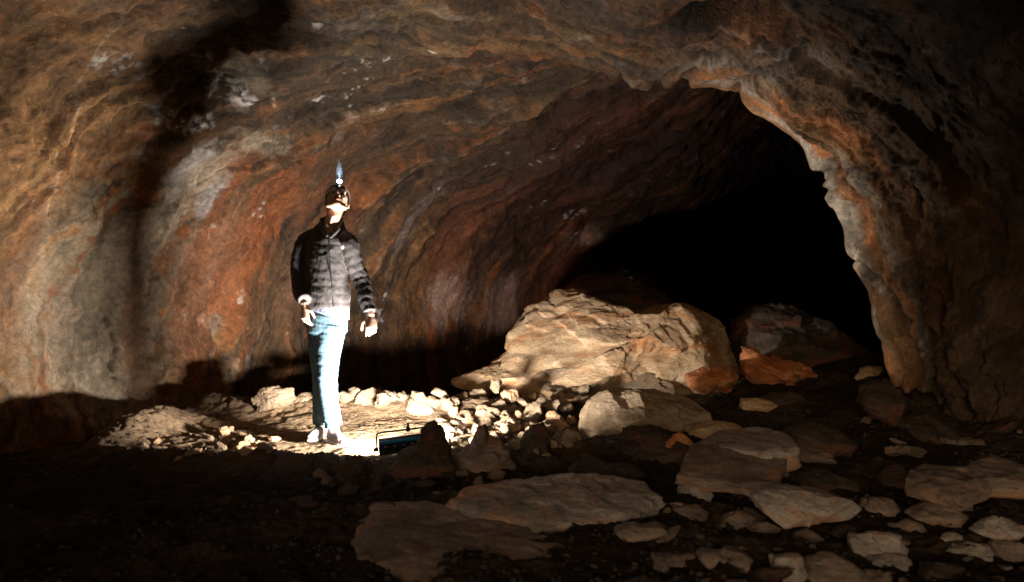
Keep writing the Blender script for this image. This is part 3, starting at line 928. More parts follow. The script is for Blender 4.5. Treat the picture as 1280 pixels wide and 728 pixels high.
# the row of stones behind the person and the work light
ROWP = [(262, 522, 14), (282, 524, 18), (343, 497, 30), (322, 500, 16), (377, 502, 28), (410, 497, 18), (432, 496, 20), (444, 494, 16), (458, 497, 22), (478, 500, 24), (486, 496, 16), (503, 498, 20), (524, 506, 28), (540, 505, 18)]
ORD = ["leftmost", "second", "third", "fourth", "fifth", "sixth", "seventh", "eighth", "ninth", "tenth", "eleventh", "twelfth", "thirteenth", "last"]
ROWP.sort()
ROWL = [f"{ORD[k]} stone from the left in the lit row behind the person" if 0 < k < 13 else f"{'leftmost' if k == 0 else 'rightmost'} stone of the lit row behind the person" for k in range(14)]
for k, (px, py, w) in enumerate(ROWP):
    Yc = 6.35 + .12 * math.sin(k * 1.9)
    x = (px - 640) / F * Yc
    s = w / F * Yc / 2 * (1.15 + .25 * math.sin(k * 2.7))
    o = stone(x, Yc, s, [1, 3, 6, 4, 0, 3][k % 6], M_PALE, ROWL[k], "row of stones behind the person", sink=.2)
    o.location.z = CAM_H + (364 - py) / F * Yc
# lit rubble between the row and the boulders
rg = random.Random(5)
placed = []
tries = 0
while len(placed) < 150 and tries < 6000:
    tries += 1
    px, py = rg.uniform(548, 745), rg.uniform(470, 560)
    if py < 476 + max(0, (620 - px)) * .05 or (px > 715 and py > 500):
        continue
    Yc = 1.07 * F / (py + 10 - 364) * rg.uniform(.96, 1.02)
    x = (px - 640) / F * Yc
    s = rg.uniform(.035, .085) * (1.35 if py < 500 else 1.0 if py < 525 else .7)
    if any((x - a) ** 2 + (Yc - b) ** 2 < (.62 * (s + c)) ** 2 for a, b, c in placed):
        continue
    placed.append((x, Yc, s))
    zone = ("knobbly lit stone heaped against the foot of the huge tan boulder" if py < 505 else "small lit stone on the pale ground right of the work light")
    stone(x, Yc, s, rg.randrange(8), rg.choice([M_PALE, M_PALE, M_TAN]), zone, "rubble heaped at the boulder's foot" if py < 505 else "small stones right of the work light",
          sink=.3, dz=.10 * sstep(515, 480, py) if False else .20 * float(sstep(0, 1, (520 - py) / 45)) * rg.uniform(.6, 1.1))
# stones along the left edge of the lit mound
placed2 = []
while len(placed2) < 42:
    px, py = rg.uniform(175, 345), rg.uniform(522, 566)
    if py < 575 - (px - 100) * .32 and py < 530:
        continue
    Yc = 1.0 * F / (py + 4 - 364)
    x = (px - 640) / F * Yc
    s = rg.uniform(.018, .05)
    placed2.append((x, Yc, s))
    stone(x, Yc, s, rg.randrange(8), rg.choice([M_TAN, M_PALE]), "small tan stone at the ragged left edge of the lit ground", "small stones at the left edge of the lit ground", sink=.4)
# shadowed stones against the back wall
for k in range(16):
    px, Yc = rg.uniform(480, 640), rg.uniform(7.2, 8.6)
    x = (px - 640) / F * Yc
    stone(x, Yc, rg.uniform(.05, .10), rg.randrange(8), M_TAN, "dim stone in the shadow at the foot of the back wall", "shadowed stones along the back wall", sink=.3)
# foreground rubble, right
cnt = 0
placed3 = []
tries = 0
while cnt < 105 and tries < 12000:
    tries += 1
    px, py = rg.uniform(770, 1300), 540 + 205 * rg.random() ** .75
    if py < 640 and px < 840 or py < 585 and px < 890:
        continue
    Yc = 1.07 * F / (py - 364) * 1.0
    x = (px - 640) / F * Yc
    s = (.022 + .11 * rg.random() ** 2.2) * (Yc / 4)
    if any((x - a) ** 2 + (Yc - b) ** 2 < (.8 * (s + c)) ** 2 for a, b, c in placed3):
        continue
    placed3.append((x, Yc, s))
    right_ = px > 1040
    mt_ = rg.choice([M_SLAB, M_SLAB, M_DARK, M_DARK, M_DARK, M_SLAB, M_GREY])
    tone = {M_SLAB.name: "brown", M_DARK.name: "dark", M_GREY.name: "pale grey"}[mt_.name]
    big_s = "large" if s > .075 else "small" if s < .035 else "middling"
    stone(x, Yc, s, rg.choice([20, 21, 22, 23, 24, 25, 21, 23, 2, 5]), mt_,
          f"{big_s} {tone} broken stone in the rubble of the right foreground" if right_ else f"{big_s} {tone} broken stone between the broad brown slab and the pinkish block",
          "rubble of the right foreground" if right_ else "rubble right of the broad slab", sink=.38, flat=.8)
    cnt += 1
# dark ground before the work light
placed4 = []
for k in range(46):
    px, py = rg.uniform(330, 760), rg.uniform(576, 640)
    if 440 < px < 830 and py > 622:
        continue
    Yc = 1.07 * F / (py - 364)
    x = (px - 640) / F * Yc
    stone(x, Yc, rg.uniform(.015, .05), rg.randrange(8), rg.choice([M_DARK, M_DARK, M_SLAB]), "small dark stone on the dark ground in front of the work light", "small dark stones before the work light", sink=.4)

# gravel nobody could count
from mathutils import noise as mn


def _clump(x, y):
    return mn.noise(Vector((x * 1.4, y * 1.4, 0)))


gv, gf = [], []
base_v, base_f = ico(1)
off = 0
for k in range(14000):
    Yc = 2.3 + 5.0 * rg.random() ** 1.3
    x = rg.uniform(-.72, .76) * Yc
    lit = abs(x + 1.2) < 1.3 and Yc > 4.7
    if lit and rg.random() < .55 or _clump(x, Yc) < rg.uniform(-.35, .35):
        continue
    s = rg.uniform(.003, .011) * (1.5 if rg.random() < .12 else 1)
    gv.append((x, Yc, s, rg.uniform(.5, 1.0), rg.random() * 6.28))
ga = np.array(gv)
gzz = floor_h(ga[:, 0], ga[:, 1])
jit = RNG.uniform(.65, 1.25, size=(len(ga), len(base_v)))
cs, sn = np.cos(ga[:, 4]), np.sin(ga[:, 4])
bx = base_v[None, :, 0] * jit * 1.3
by = base_v[None, :, 1] * jit
bz = base_v[None, :, 2] * jit * ga[:, 3:4]
GVx = (bx * cs[:, None] - by * sn[:, None]) * ga[:, 2:3] + ga[:, 0:1]
GVy = (bx * sn[:, None] + by * cs[:, None]) * ga[:, 2:3] + ga[:, 1:2]
GVz = bz * ga[:, 2:3] + gzz[:, None] + ga[:, 2:3] * .3
GVV = np.stack([GVx, GVy, GVz], -1).reshape(-1, 3)
GF = (base_f[None] + (np.arange(len(ga)) * len(base_v))[:, None, None]).reshape(-1, 3)
gm = np_mesh("gravel", GVV, GF, smooth=False)
tag(link("gravel", gm, M_CRUMB), "fine gravel and crumbs scattered over the cave floor", "gravel", kind="stuff")
# ------------------------------------------------------------------ the person
PY = 5.27
PROOT = np.array([(408 - 640) / F * PY, PY, 0.0])


def pp(px, py, dy=0.0):
    """joint position relative to the person's feet, from the size of the figure in metres"""
    q = at(px, py, PY)
    return Vector((q[0] - PROOT[0], dy, q[2] - PROOT[2]))


def loft(bm, rings, n=28):
    """rings: (centre, rx, ry, axis) ; ellipse rings perpendicular to axis, rx along local right"""
    prev = None
    first = last = None
    for c, rx, ry, ax, rt in rings:
        ax = Vector(ax).normalized()
        rt = Vector(rt)
        rt = (rt - ax * rt.dot(ax)).normalized()
        fr = ax.cross(rt)
        ring = [bm.verts.new(Vector(c) + rt * rx * math.cos(2 * math.pi * k / n) + fr * ry * math.sin(2 * math.pi * k / n)) for k in range(n)]
        if prev:
            for k in range(n):
                bm.faces.new((prev[k], prev[(k + 1) % n], ring[(k + 1) % n], ring[k]))
        else:
            first = ring
        prev = ring
    bm.faces.new(first[::-1])
    bm.faces.new(prev)


def limb(bm, pts, radii, n=20, rt=(1, 0, 0), squash=1.0, sub=6, quilt=None):
    """smooth tube through joints with a radius each; quilt = (pitch, amount)"""
    P3 = np.array([[*p] for p in pts], float)
    R3 = np.array(radii, float)[:, None]
    t = np.linspace(0, len(pts) - 1, (len(pts) - 1) * sub + 1)
    Cc, Rr = catmull(P3, t), catmull(R3, t)[:, 0]
    if quilt:
        arc_ = np.concatenate([[0], np.cumsum(np.linalg.norm(np.diff(Cc, axis=0), axis=1))])
        k = max(int(arc_[-1] / .006), 4)
        tt = np.interp(np.linspace(0, arc_[-1], k), arc_, t)
        Cc, Rr = catmull(P3, tt), catmull(R3, tt)[:, 0]
        arc_ = np.linspace(0, arc_[-1], k)
        Rr = Rr + quilt[1] * (np.abs(np.sin(np.pi * arc_ / quilt[0])) ** .55 - .75)
    rings = []
    for i in range(len(Cc)):
        ax = Cc[min(i + 1, len(Cc) - 1)] - Cc[max(i - 1, 0)]
        rings.append((Cc[i], Rr[i], Rr[i] * squash, ax, rt))
    loft(bm, rings, n)


def ball(bm, c, r, R=None, n=3):
    m = Matrix.Translation(Vector(c)) @ (R.to_4x4() if R is not None else Matrix.Identity(4)) @ Matrix.Diagonal((*r, 1))
    bmesh.ops.create_icosphere(bm, subdivisions=n, radius=1, matrix=m)


def fuse(name, bm, mat, parent, voxel=.005, smooth=4, fn=None):
    """union the closed pieces of bm into one continuous skin"""
    bmesh.ops.recalc_face_normals(bm, faces=bm.faces)
    me0 = bpy.data.meshes.new(name)
    bm.to_mesh(me0)
    bm.free()
    tmp = bpy.data.objects.new("tmp", me0)
    COL.objects.link(tmp)
    r = tmp.modifiers.new("r", 'REMESH')
    r.mode = 'VOXEL'
    r.voxel_size = voxel
    s = tmp.modifiers.new("s", 'SMOOTH')
    s.iterations = smooth
    s.factor = .5
    dg = bpy.context.evaluated_depsgraph_get()
    dg.update()
    me = bpy.data.meshes.new_from_object(tmp.evaluated_get(dg))
    me.name = name
    bpy.data.objects.remove(tmp)
    bpy.data.meshes.remove(me0)
    if fn:
        V = np.zeros(len(me.vertices) * 3, np.float32)
        me.vertices.foreach_get("co", V)
        Nn = np.zeros(len(me.vertices) * 3, np.float32)
        me.vertices.foreach_get("normal", Nn)
        V, Nn = V.reshape(-1, 3), Nn.reshape(-1, 3)
        V = V + Nn * fn(V)[:, None]
        me.vertices.foreach_set("co", V.ravel())
        me.update()
    for p in me.polygons:
        p.use_smooth = True
    me.materials.clear()
    return link(name, me, mat, parent)


mS, ntS, bS = new_mat("skin")
vS = coords(ntS)
cS = ramp(ntS, tex_noise(ntS, vS, 30, 4, .6), [(.3, (.52, .31, .22)), (.7, (.64, .42, .31))])
ntS.links.new(cS, bS.inputs["Base Color"])
bS.inputs["Roughness"].default_value = .5
bS.inputs["Subsurface Weight"].default_value = .12
bS.inputs["Subsurface Radius"].default_value = (.012, .005, .003)
M_JACKET = plain("charcoal_quilted_nylon", (.055, .049, .050), .68, 0, .25, 25, .1)
M_JACKET.node_tree.nodes["Principled BSDF"].inputs["Specular IOR Level"].default_value = .3
M_JEANS = plain("washed_blue_denim", (.062, .12, .165), .85, 0, .22, 18, .3)
M_SHIRT = plain("grey_blue_jersey", (.16, .19, .27), .9, 0, .15, 30, .2)
M_SHOE = plain("pale_grey_knit", (.26, .235, .23), .8, 0, .2, 60, .2)
M_SOLE = plain("white_rubber_sole", (.75, .73, .70), .5)
M_HAIR = plain("short_dark_hair", (.022, .015, .011), .6, 0, .4, 120, .5)
M_ZIP = plain("dark_zip", (.03, .03, .032), .35, .4)
M_PATCH = plain("white_stitched_emblem", (.75, .72, .70), .7)
M_LIP = plain("lips", (.42, .16, .13), .5)
M_EYE = plain("dark_eye", (.03, .02, .015), .2)

person = bpy.data.objects.new("person", None)
COL.objects.link(person)
person.location = (PROOT[0], PROOT[1], 0)
tag(person, "person in a dark puffer jacket and light blue jeans, head tipped back, looking up", "person")

# skeleton (photo sizes at the person's distance)
pel, wai, chs, nek = pp(409, 402), pp(409, 375, .0), pp(408, 325, .005), pp(414, 286, .01)
shR, elR, wrR = pp(383, 303, .035), pp(374, 346, .03), pp(387, 381, -.13)      # his right arm, at the left
shL, elL, wrL = pp(438, 306, -.03), pp(452, 350, -.03), pp(468, 395, -.13)
hpB, knB, anB = pp(399, 408, .05), pp(399, 468, .07), pp(397, 533, .10)
hpF, knF, anF = pp(416, 408, -.02), pp(412, 466, -.07), pp(420, 530, -.07)
Hc = pp(421.5, 253.5, -.005)                                                      # middle of the head
fdir = Vector((.24, -.76, .60)).normalized()                                   # where the face looks
cdir = (Vector((-.05, .64, .76)) - fdir * Vector((-.05, .64, .76)).dot(fdir)).normalized()   # crown
rdir = cdir.cross(fdir) * -1                                                    # to his left... right-handed frame below
RH = Matrix((fdir.cross(cdir), cdir * 0 + fdir, cdir)).transposed()            # columns: side, face(+y), crown(+z)


def hp(x, y, z):
    return Hc + RH @ Vector((x, y, z))


def hand(bm, wrist, d, palm_n, side, s=1.0, curl=.55):
    """five fingered hand: d = pointing direction, palm_n = the way the palm faces, side = the way the thumb points"""
    d, palm_n = Vector(d).normalized(), Vector(palm_n)
    palm_n = (palm_n - d * palm_n.dot(d)).normalized()
    sd = d.cross(palm_n)
    if sd.dot(Vector(side)) < 0:
        sd = -sd
    W = Vector(wrist)
    rings = []
    for t, a, b in ((-.02, .026, .020), (.0, .027, .019), (.03, .036, .018), (.065, .041, .016), (.09, .040, .014), (.098, .036, .011)):
        rings.append((W + d * t * s, a * s, b * s, d, sd))
    loft(bm, rings, 16)
    for j, (o, ln) in enumerate(((.030, .070), (.0105, .078), (-.0095, .073), (-.029, .057))):
        base = W + d * .082 * s + sd * o * s
        c = curl * (1 + .22 * j)
        pts, rad = [base - d * .02 * s], [.0092]
        a = .15
        p = base.copy()
        for q in range(3):
            a += c * (.5 if q == 0 else .8)
            p = p + (d * math.cos(a) + palm_n * math.sin(a)) * ln * s * (.42, .32, .26)[q]
            pts.append(p.copy())
            rad.append((.0088, .0080, .0066)[q])
        limb(bm, pts, [r * s for r in rad], 10, sd, sub=4)
        ball(bm, pts[-1], (.0068 * s,) * 3, n=2)
    tb = W + d * .022 * s + sd * .024 * s
    t1 = tb + (d * .55 + sd * .75 + palm_n * .25).normalized() * .036 * s
    t2 = t1 + (d * .85 + sd * .30 + palm_n * .40).normalized() * .030 * s
    t3 = t2 + (d * .90 - sd * .02 + palm_n * .50).normalized() * .024 * s
    limb(bm, [tb - sd * .01, t1, t2, t3], [.014 * s, .0115 * s, .0100 * s, .0082 * s], 10, palm_n, sub=4)
    ball(bm, t3, (.0084 * s,) * 3, n=2)


bm = bmesh.new()
# trunk, arms and legs under the clothes
loft(bm, [(pel + Vector((0, .0, -.08)), .12, .09, (0, 0, 1), (1, -.2, 0)), (pel, .130, .095, (0, 0, 1), (1, -.2, 0)), (wai, .130, .095, (0, 0, 1), (1, -.2, 0)),
          (chs, .150, .105, (0, 0, 1), (1, -.2, 0)), (pp(411, 300, .0), .150, .085, (0, 0, 1), (1, -.2, 0)), (pp(413, 290, .0), .07, .06, (0, 0, 1), (1, -.2, 0))])
limb(bm, [shR, elR, wrR], [.048, .038, .026])
limb(bm, [shL, elL, wrL], [.048, .038, .026])
limb(bm, [hpB, knB, anB], [.078, .052, .036])
limb(bm, [hpF, knF, anF], [.078, .052, .036])
for an, tx in ((anB, (-.02, -.10)), (anF, (.10, -.12))):
    limb(bm, [an, an + Vector((tx[0] * .2, tx[1] * .2, -.06)), an + Vector((tx[0] * 1.1, tx[1] * 1.1, -.085))], [.036, .036, .026])
# neck: leans forward under the chin
limb(bm, [pp(413, 298, -.01), pp(415.5, 284, -.03), pp(419, 271, -.035), hp(0, -.03, -.03)], [.064, .056, .054, .060], 24, sub=6)
limb(bm, [pp(416, 284, -.080), pp(420, 271, -.088)], [.014, .013], 12)          # larynx
# head: cranium, jaw, face
ball(bm, hp(0, -.015, .030), (.076, .098, .088), RH)
ball(bm, hp(0, .028, -.022), (.062, .064, .078), RH)
ball(bm, hp(0, .070, -.082), (.030, .024, .024), RH)                              # chin
limb(bm, [hp(-.058, .00, -.040), hp(-.044, .04, -.075), hp(0, .068, -.088), hp(.044, .04, -.075), hp(.058, .0, -.040)], [.020, .018, .019, .018, .020], 12, cdir, sub=5)
ball(bm, hp(0, .070, .048), (.058, .026, .030), RH)                               # brow and forehead
for s in (-1, 1):
    ball(bm, hp(s * .040, .064, -.012), (.022, .020, .020), RH)                   # cheeks
    ball(bm, hp(s * .030, .080, .030), (.020, .012, .008), RH)                    # brows
    ball(bm, hp(s * .080, -.008, -.006), (.010, .018, .032), RH @ Matrix.Rotation(.2 * s, 3, 'Z'))  # ears
    ball(bm, hp(s * .011, .100, -.028), (.010, .010, .009), RH)                   # nostril wings
limb(bm, [hp(0, .082, .024), hp(0, .098, -.004), hp(0, .110, -.022)], [.008, .010, .013], 12, cdir)   # nose
ball(bm, hp(0, .088, -.050), (.024, .012, .008), RH)
ball(bm, hp(0, .086, -.063), (.021, .012, .008), RH)
hand(bm, wrR, (.05, -.05, -1), (.55, .75, 0), (.3, -1, 0), 1.0, .35)
hand(bm, wrL, (.12, -.45, -.85), (-.3, .8, -.6), (-.6, -.3, -.5), 1.0, .60)
body = fuse("body", bm, mS, person, .0042, 3)
# lips, eyes
bm = bmesh.new()
limb(bm, [hp(-.022, .092, -.054), hp(-.010, .099, -.051), hp(0, .100, -.052), hp(.010, .099, -.051), hp(.022, .092, -.054)], [.002, .0045, .0042, .0045, .002], 10, cdir)
limb(bm, [hp(-.020, .092, -.058), hp(0, .099, -.062), hp(.020, .092, -.058)], [.002, .0052, .002], 10, cdir)
fuse("lips", bm, M_LIP, person, .0016, 1)
for s in (-1, 1):
    bm = bmesh.new()
    ball(bm, hp(s * .030, .078, .012), (.011, .009, .006), RH, 2)
    bmesh.ops.recalc_face_normals(bm, faces=bm.faces)
    me_ = bpy.data.meshes.new("eye")
    bm.to_mesh(me_)
    bm.free()
    link("eye", me_, M_EYE, person)
# hair: short, on the crown and back of the head
bm = bmesh.new()
ball(bm, hp(0, -.026, .046), (.081, .097, .084), RH)
ball(bm, hp(0, .026, .098), (.056, .042, .022), RH)
ball(bm, hp(0, -.062, -.010), (.066, .055, .058), RH)
fuse("hair", bm, M_HAIR, person, .004, 2, lambda V: .004 * noise(V * 90, 3) + .003 * noise(V * 200, 4))

# jeans
def wrinkle(V):
    z = V[:, 2]
    w = .0045 * fbm(V @ np.array([[7, 0, 3], [0, 7, 0], [0, 4, 17]]), 3, 77, ridged=True)
    return w * (1 + 1.2 * np.exp(-((z - .13) / .10) ** 2) + .7 * np.exp(-((z - .48) / .07) ** 2))


bm = bmesh.new()
loft(bm, [(pel + Vector((.0, 0, -.13)), .10, .09, (0, 0, 1), (1, -.2, 0)), (pel + Vector((0, 0, -.07)), .145, .115, (0, 0, 1), (1, -.2, 0)), (pel + Vector((0, 0, .02)), .150, .115, (0, 0, 1), (1, -.2, 0)),
          (pel + Vector((0, 0, .09)), .138, .105, (0, 0, 1), (1, -.2, 0))])
limb(bm, [hpB, pp(399, 438, .06), knB, pp(398, 500, .09), anB + Vector((0, 0, .0))], [.095, .088, .068, .062, .056], 24)
limb(bm, [hpF, pp(412, 436, -.04), knF, pp(414, 498, -.065), anF + Vector((0, 0, .0))], [.100, .092, .072, .064, .057], 24)
ball(bm, pp(384, 404, .05), (.030, .035, .05), n=3)          # bulging pocket
jeans = fuse("jeans", bm, M_JEANS, person, .0055, 2, wrinkle)
# shirt hem
bm = bmesh.new()
loft(bm, [(pp(411.5, 393, -.0), .151, .127, (.30, 0, 1), (1, -.2, 0)), (pp(411, 382, 0), .150, .124, (0, 0, 1), (1, -.2, 0)), (pp(410, 370, 0), .146, .118, (0, 0, 1), (1, -.2, 0))])
bm_s = bm
loft(bm, [(pp(410, 372, 0), .12, .09, (0, 0, 1), (1, 0, 0)), (pp(411, 320, 0), .13, .09, (0, 0, 1), (1, 0, 0)), (pp(414, 300, -.01), .065, .060, (0, 0, 1), (1, 0, 0)), (pp(415, 291, -.012), .062, .062, (0, -.4, 1), (1, 0, 0))])
fuse("shirt", bm, M_SHIRT, person, .005, 3, lambda V: .003 * fbm(V * 25, 2, 31))

# puffer jacket
PIT = .058


def torso_rings():
    spec = [(387, 409, .150, .120), (382, 409, .163, .130), (368, 409, .166, .133), (345, 408, .162, .125), (322, 408, .166, .118), (305, 409, .170, .108),
            (295, 410, .155, .100), (288, 411, .125, .092), (283, 412, .098, .085), (279, 413, .084, .082), (275, 413.5, .078, .080)]
    A = np.array([[*pp(x, y, .004), rx, ry] for y, x, rx, ry in spec])
    t = np.linspace(0, len(A) - 1, 90)
    B_ = catmull(A, t)
    out = []
    for q in B_:
        z = q[2]
        k = .0035 * (abs(math.sin(math.pi * (z - .93) / PIT)) ** .5 - .75) * (1 if z < 1.50 else .4)
        tl = float(sstep(1.44, 1.56, z))
        out.append((np.array(q[:3]) + np.array([0, .012 * tl, 0]), q[3] + k, (q[4] + k) * (1 + .12 * tl), (.05 * tl, -.62 * tl, 1), (1, -.25, 0)))
    return out


def jwr(V):
    return .005 * fbm(V @ np.array([[14, 0, 4], [0, 12, 0], [0, 3, 11]]), 2, 87, ridged=True) + .0012 * fbm(V * 30, 2, 88)


bm = bmesh.new()
loft(bm, torso_rings(), 40)
limb(bm, [pp(398, 298, .01), shR + Vector((-.0, 0, .0)), pp(374, 325, .035), elR, pp(379, 366, -.05), wrR + Vector((0, 0, .035))], [.070, .074, .066, .062, .055, .043], 26, quilt=(PIT, .0035))
limb(bm, [pp(425, 299, .0), shL + Vector((-.01, 0, .0)), pp(443, 328, -.03), elL, pp(460, 374, -.08), wrL + Vector((-.012, .01, .03))], [.068, .072, .063, .058, .052, .042], 26, quilt=(PIT, .0035))
limb(bm, [pp(402, 279, .06), pp(412, 276, .085), pp(424, 281, .06)], [.030, .040, .030], 16)      # folded hood roll
jacket = fuse("jacket", bm, M_JACKET, person, .0055, 2, jwr)
# open collar flaps, zip, emblem
bm = bmesh.new()
limb(bm, [pp(402, 274, -.005), pp(405, 284, -.070), pp(414, 297, -.118)], [.012, .014, .010], 10, (0, 1, 0))
limb(bm, [pp(427, 278, -.005), pp(426, 288, -.075), pp(418, 299, -.122)], [.012, .014, .010], 10, (0, 1, 0))
fuse("collar", bm, M_JACKET, jacket, .004, 2)
bm = bmesh.new()
zp = [pp(416 + k * .75, 294 + k * 11.2, -.122 - .020 * math.sin(math.pi * min(k / 5, 1))) for k in range(9)]
limb(bm, zp, [.0045] * 9, 8)
fuse("zip", bm, M_ZIP, jacket, .002, 1)
bm = bmesh.new()
ball(bm, pp(432.5, 310, -.112), (.011, .006, .016), n=3)
fuse("emblem", bm, M_PATCH, jacket, .002, 1)

# shoes
for an, dr in ((anB, Vector((-.15, -1, 0))), (anF, Vector((.62, -.78, 0)))):
    dr.normalize()
    sd = Vector((dr.y, -dr.x, 0))
    base = Vector((an.x, an.y, 0))
    g = gz(PROOT[0] + base.x, PROOT[1] + base.y) + .004
    def q(f, s, z):
        return base + dr * f + sd * s + Vector((0, 0, g + z))
    bm = bmesh.new()
    limb(bm, [q(-.055, 0, .045), q(-.01, 0, .052), q(.06, 0, .050), q(.13, 0, .040), q(.185, 0, .034)], [.034, .040, .040, .037, .024], 20, sd, squash=1.0)
    limb(bm, [q(-.012, 0, .06), q(-.008, 0, .115)], [.042, .041], 18)
    shoe = fuse("shoe", bm, M_SHOE, person, .004, 3, lambda V: .002 * fbm(V * 45, 2, 9))
    bm = bmesh.new()
    limb(bm, [q(-.075, 0, .013), q(-.02, 0, .013), q(.06, 0, .013), q(.14, 0, .013), q(.205, 0, .016)], [.028, .040, .042, .044, .020], 20, sd, squash=.42)
    fuse("sole", bm, M_SOLE, shoe, .004, 2)
    bm = bmesh.new()
    for k in range(4):
        limb(bm, [q(.02 + k * .022, -.022, .082 - k * .006), q(.028 + k * .022, 0, .091 - k * .006), q(.02 + k * .022, .022, .082 - k * .006)], [.003] * 3, 8)
    fuse("laces", bm, M_SOLE, shoe, .0022, 1)

# head torch
torch = bpy.data.objects.new("headlamp", None)
COL.objects.link(torch)
tc = Vector((PROOT[0], PROOT[1], 0)) + hp(0, .100, .070)
torch.location = tc
tag(torch, "small lit headlamp with a bluish white beam strapped on the person's forehead", "headlamp")
offs = Vector((PROOT[0], PROOT[1], 0)) - tc


def hq(x, y, z):
    return hp(x, y, z) + offs                                                  # head coordinates


bm = bmesh.new()
ring = []
for k in range(33):
    a = 2 * math.pi * k / 32
    ring.append(hq(.085 * math.sin(a), -.016 + .112 * math.cos(a), .066 + .012 * math.cos(a)))
limb(bm, ring[:-1] + [ring[0]], [.0045] * 33, 8, cdir, sub=1)
fuse("strap", bm, M_BLACK, torch, .003, 1)
bm = bmesh.new()
limb(bm, [hq(0, .092, .068), hq(0, .118, .074), hq(0, .130, .078)], [.020, .021, .017], 20, cdir)
hous = fuse("lamp_body", bm, M_BLACK, torch, .002, 1)
mT, ntT, bT = new_mat("lit_headlamp_lens")
bT.inputs["Base Color"].default_value = (.9, .95, 1, 1)
bT.inputs["Emission Color"].default_value = (.45, .75, 1, 1)
bT.inputs["Emission Strength"].default_value = 8
bm = bmesh.new()
ball(bm, hq(0, .133, .079), (.019, .012, .019), RH, 3)
bmesh.ops.recalc_face_normals(bm, faces=bm.faces)
ml = bpy.data.meshes.new("lens")
bm.to_mesh(ml)
bm.free()
link("lens", ml, mT, torch)
sl = bpy.data.lights.new("headlamp_beam", 'SPOT')
sl.energy = 9
sl.color = (.62, .80, 1)
sl.spot_size = math.radians(50)
sl.spot_blend = .8
sl.shadow_soft_size = .012
so = bpy.data.objects.new("beam", sl)
COL.objects.link(so)
so.parent = torch
so.location = hq(0, .150, .086)
bd = Vector((.03, -.25, .95)).normalized()
so.rotation_euler = bd.to_track_quat('-Z', 'Y').to_euler()

mD, ntD, bD = new_mat("glow_haze")  # small added volume that imitates the headlamp's glow
ntD.nodes.remove(bD)
pv = ntD.nodes.new("ShaderNodeVolumePrincipled")
pv.inputs["Color"].default_value = (.75, .88, 1, 1)
pv.inputs["Density"].default_value = .7
pv.inputs["Anisotropy"].default_value = 0
ntD.links.new(pv.outputs[0], ntD.nodes["Material Output"].inputs["Volume"])
bm = bmesh.new()
s0 = Vector(tc) + hq(0, .150, .086)
limb(bm, [s0 - bd * .004, s0 + bd * .02, s0 + bd * .06, s0 + bd * .14], [.020, .030, .022, .006], 20, (1, 0, 0))
bmesh.ops.recalc_face_normals(bm, faces=bm.faces)
mglow = bpy.data.meshes.new("glow_volume")
bm.to_mesh(mglow)
bm.free()
tag(link("glow_volume", mglow, mD), "small added haze volume for the bluish glow above the headlamp", "glow_volume", kind="stuff")
# ------------------------------------------------------------------ work light
def bm_box(bm, c, s, R=None, bev=0.0):
    r = bmesh.ops.create_cube(bm, size=1)
    vs = r["verts"]
    bmesh.ops.scale(bm, vec=s, verts=vs)
    if bev:
        es = list({e for q in vs for e in q.link_edges})
        rb = bmesh.ops.bevel(bm, geom=es, offset=bev, segments=2, affect='EDGES', profile=.5)
        vs = list({q for f in rb["faces"] for q in f.verts} | {q for q in vs if q.is_valid})
    if R is not None:
        bmesh.ops.rotate(bm, verts=vs, cent=(0, 0, 0), matrix=R)
    bmesh.ops.translate(bm, vec=c, verts=vs)


def bm_tube(bm, pts, r, n=10, caps=True):
    pts = [Vector(p) for p in pts]
    rings = []
    up = Vector((0.13, 0.31, 0.94))
    for i, p in enumerate(pts):
        t = (pts[min(i + 1, len(pts) - 1)] - pts[max(i - 1, 0)]).normalized()
        a = t.cross(up)
        if a.length < .05:
            a = t.cross(Vector((1, 0, 0)))
        a.normalize()
        b = t.cross(a)
        rr = r[i] if isinstance(r, (list, tuple)) else r
        rings.append([bm.verts.new(p + a * rr * math.cos(2 * math.pi * k / n) + b * rr * math.sin(2 * math.pi * k / n)) for k in range(n)])
    for i in range(len(rings) - 1):
        for k in range(n):
            bm.faces.new((rings[i][k], rings[i][(k + 1) % n], rings[i + 1][(k + 1) % n], rings[i + 1][k]))
    if caps:
        bm.faces.new(rings[0][::-1])
        bm.faces.new(rings[-1])


def bm_obj(name, bm, mat, parent=None, smooth=True):
    bmesh.ops.recalc_face_normals(bm, faces=bm.faces)
    me = bpy.data.meshes.new(name)
    bm.to_mesh(me)
    bm.free()
    for p in me.polygons:
        p.use_smooth = smooth
    return link(name, me, mat, parent)


def round_path(pts, r=.02, k=5):
    out = [Vector(pts[0])]
    for i in range(1, len(pts) - 1):
        p, a, b = Vector(pts[i]), Vector(pts[i - 1]), Vector(pts[i + 1])
        da, db = (a - p).normalized(), (b - p).normalized()
        for j in range(k + 1):
            t = j / k
            out.append((p + da * r) * (1 - t) ** 2 + p * 2 * t * (1 - t) + (p + db * r) * t ** 2)
    out.append(Vector(pts[-1]))
    return out


mE, ntE, bE = new_mat("lit_led_panel")
bE.inputs["Base Color"].default_value = (.9, .9, .88, 1)
bE.inputs["Emission Color"].default_value = (1, .96, .9, 1)
bE.inputs["Emission Strength"].default_value = 20

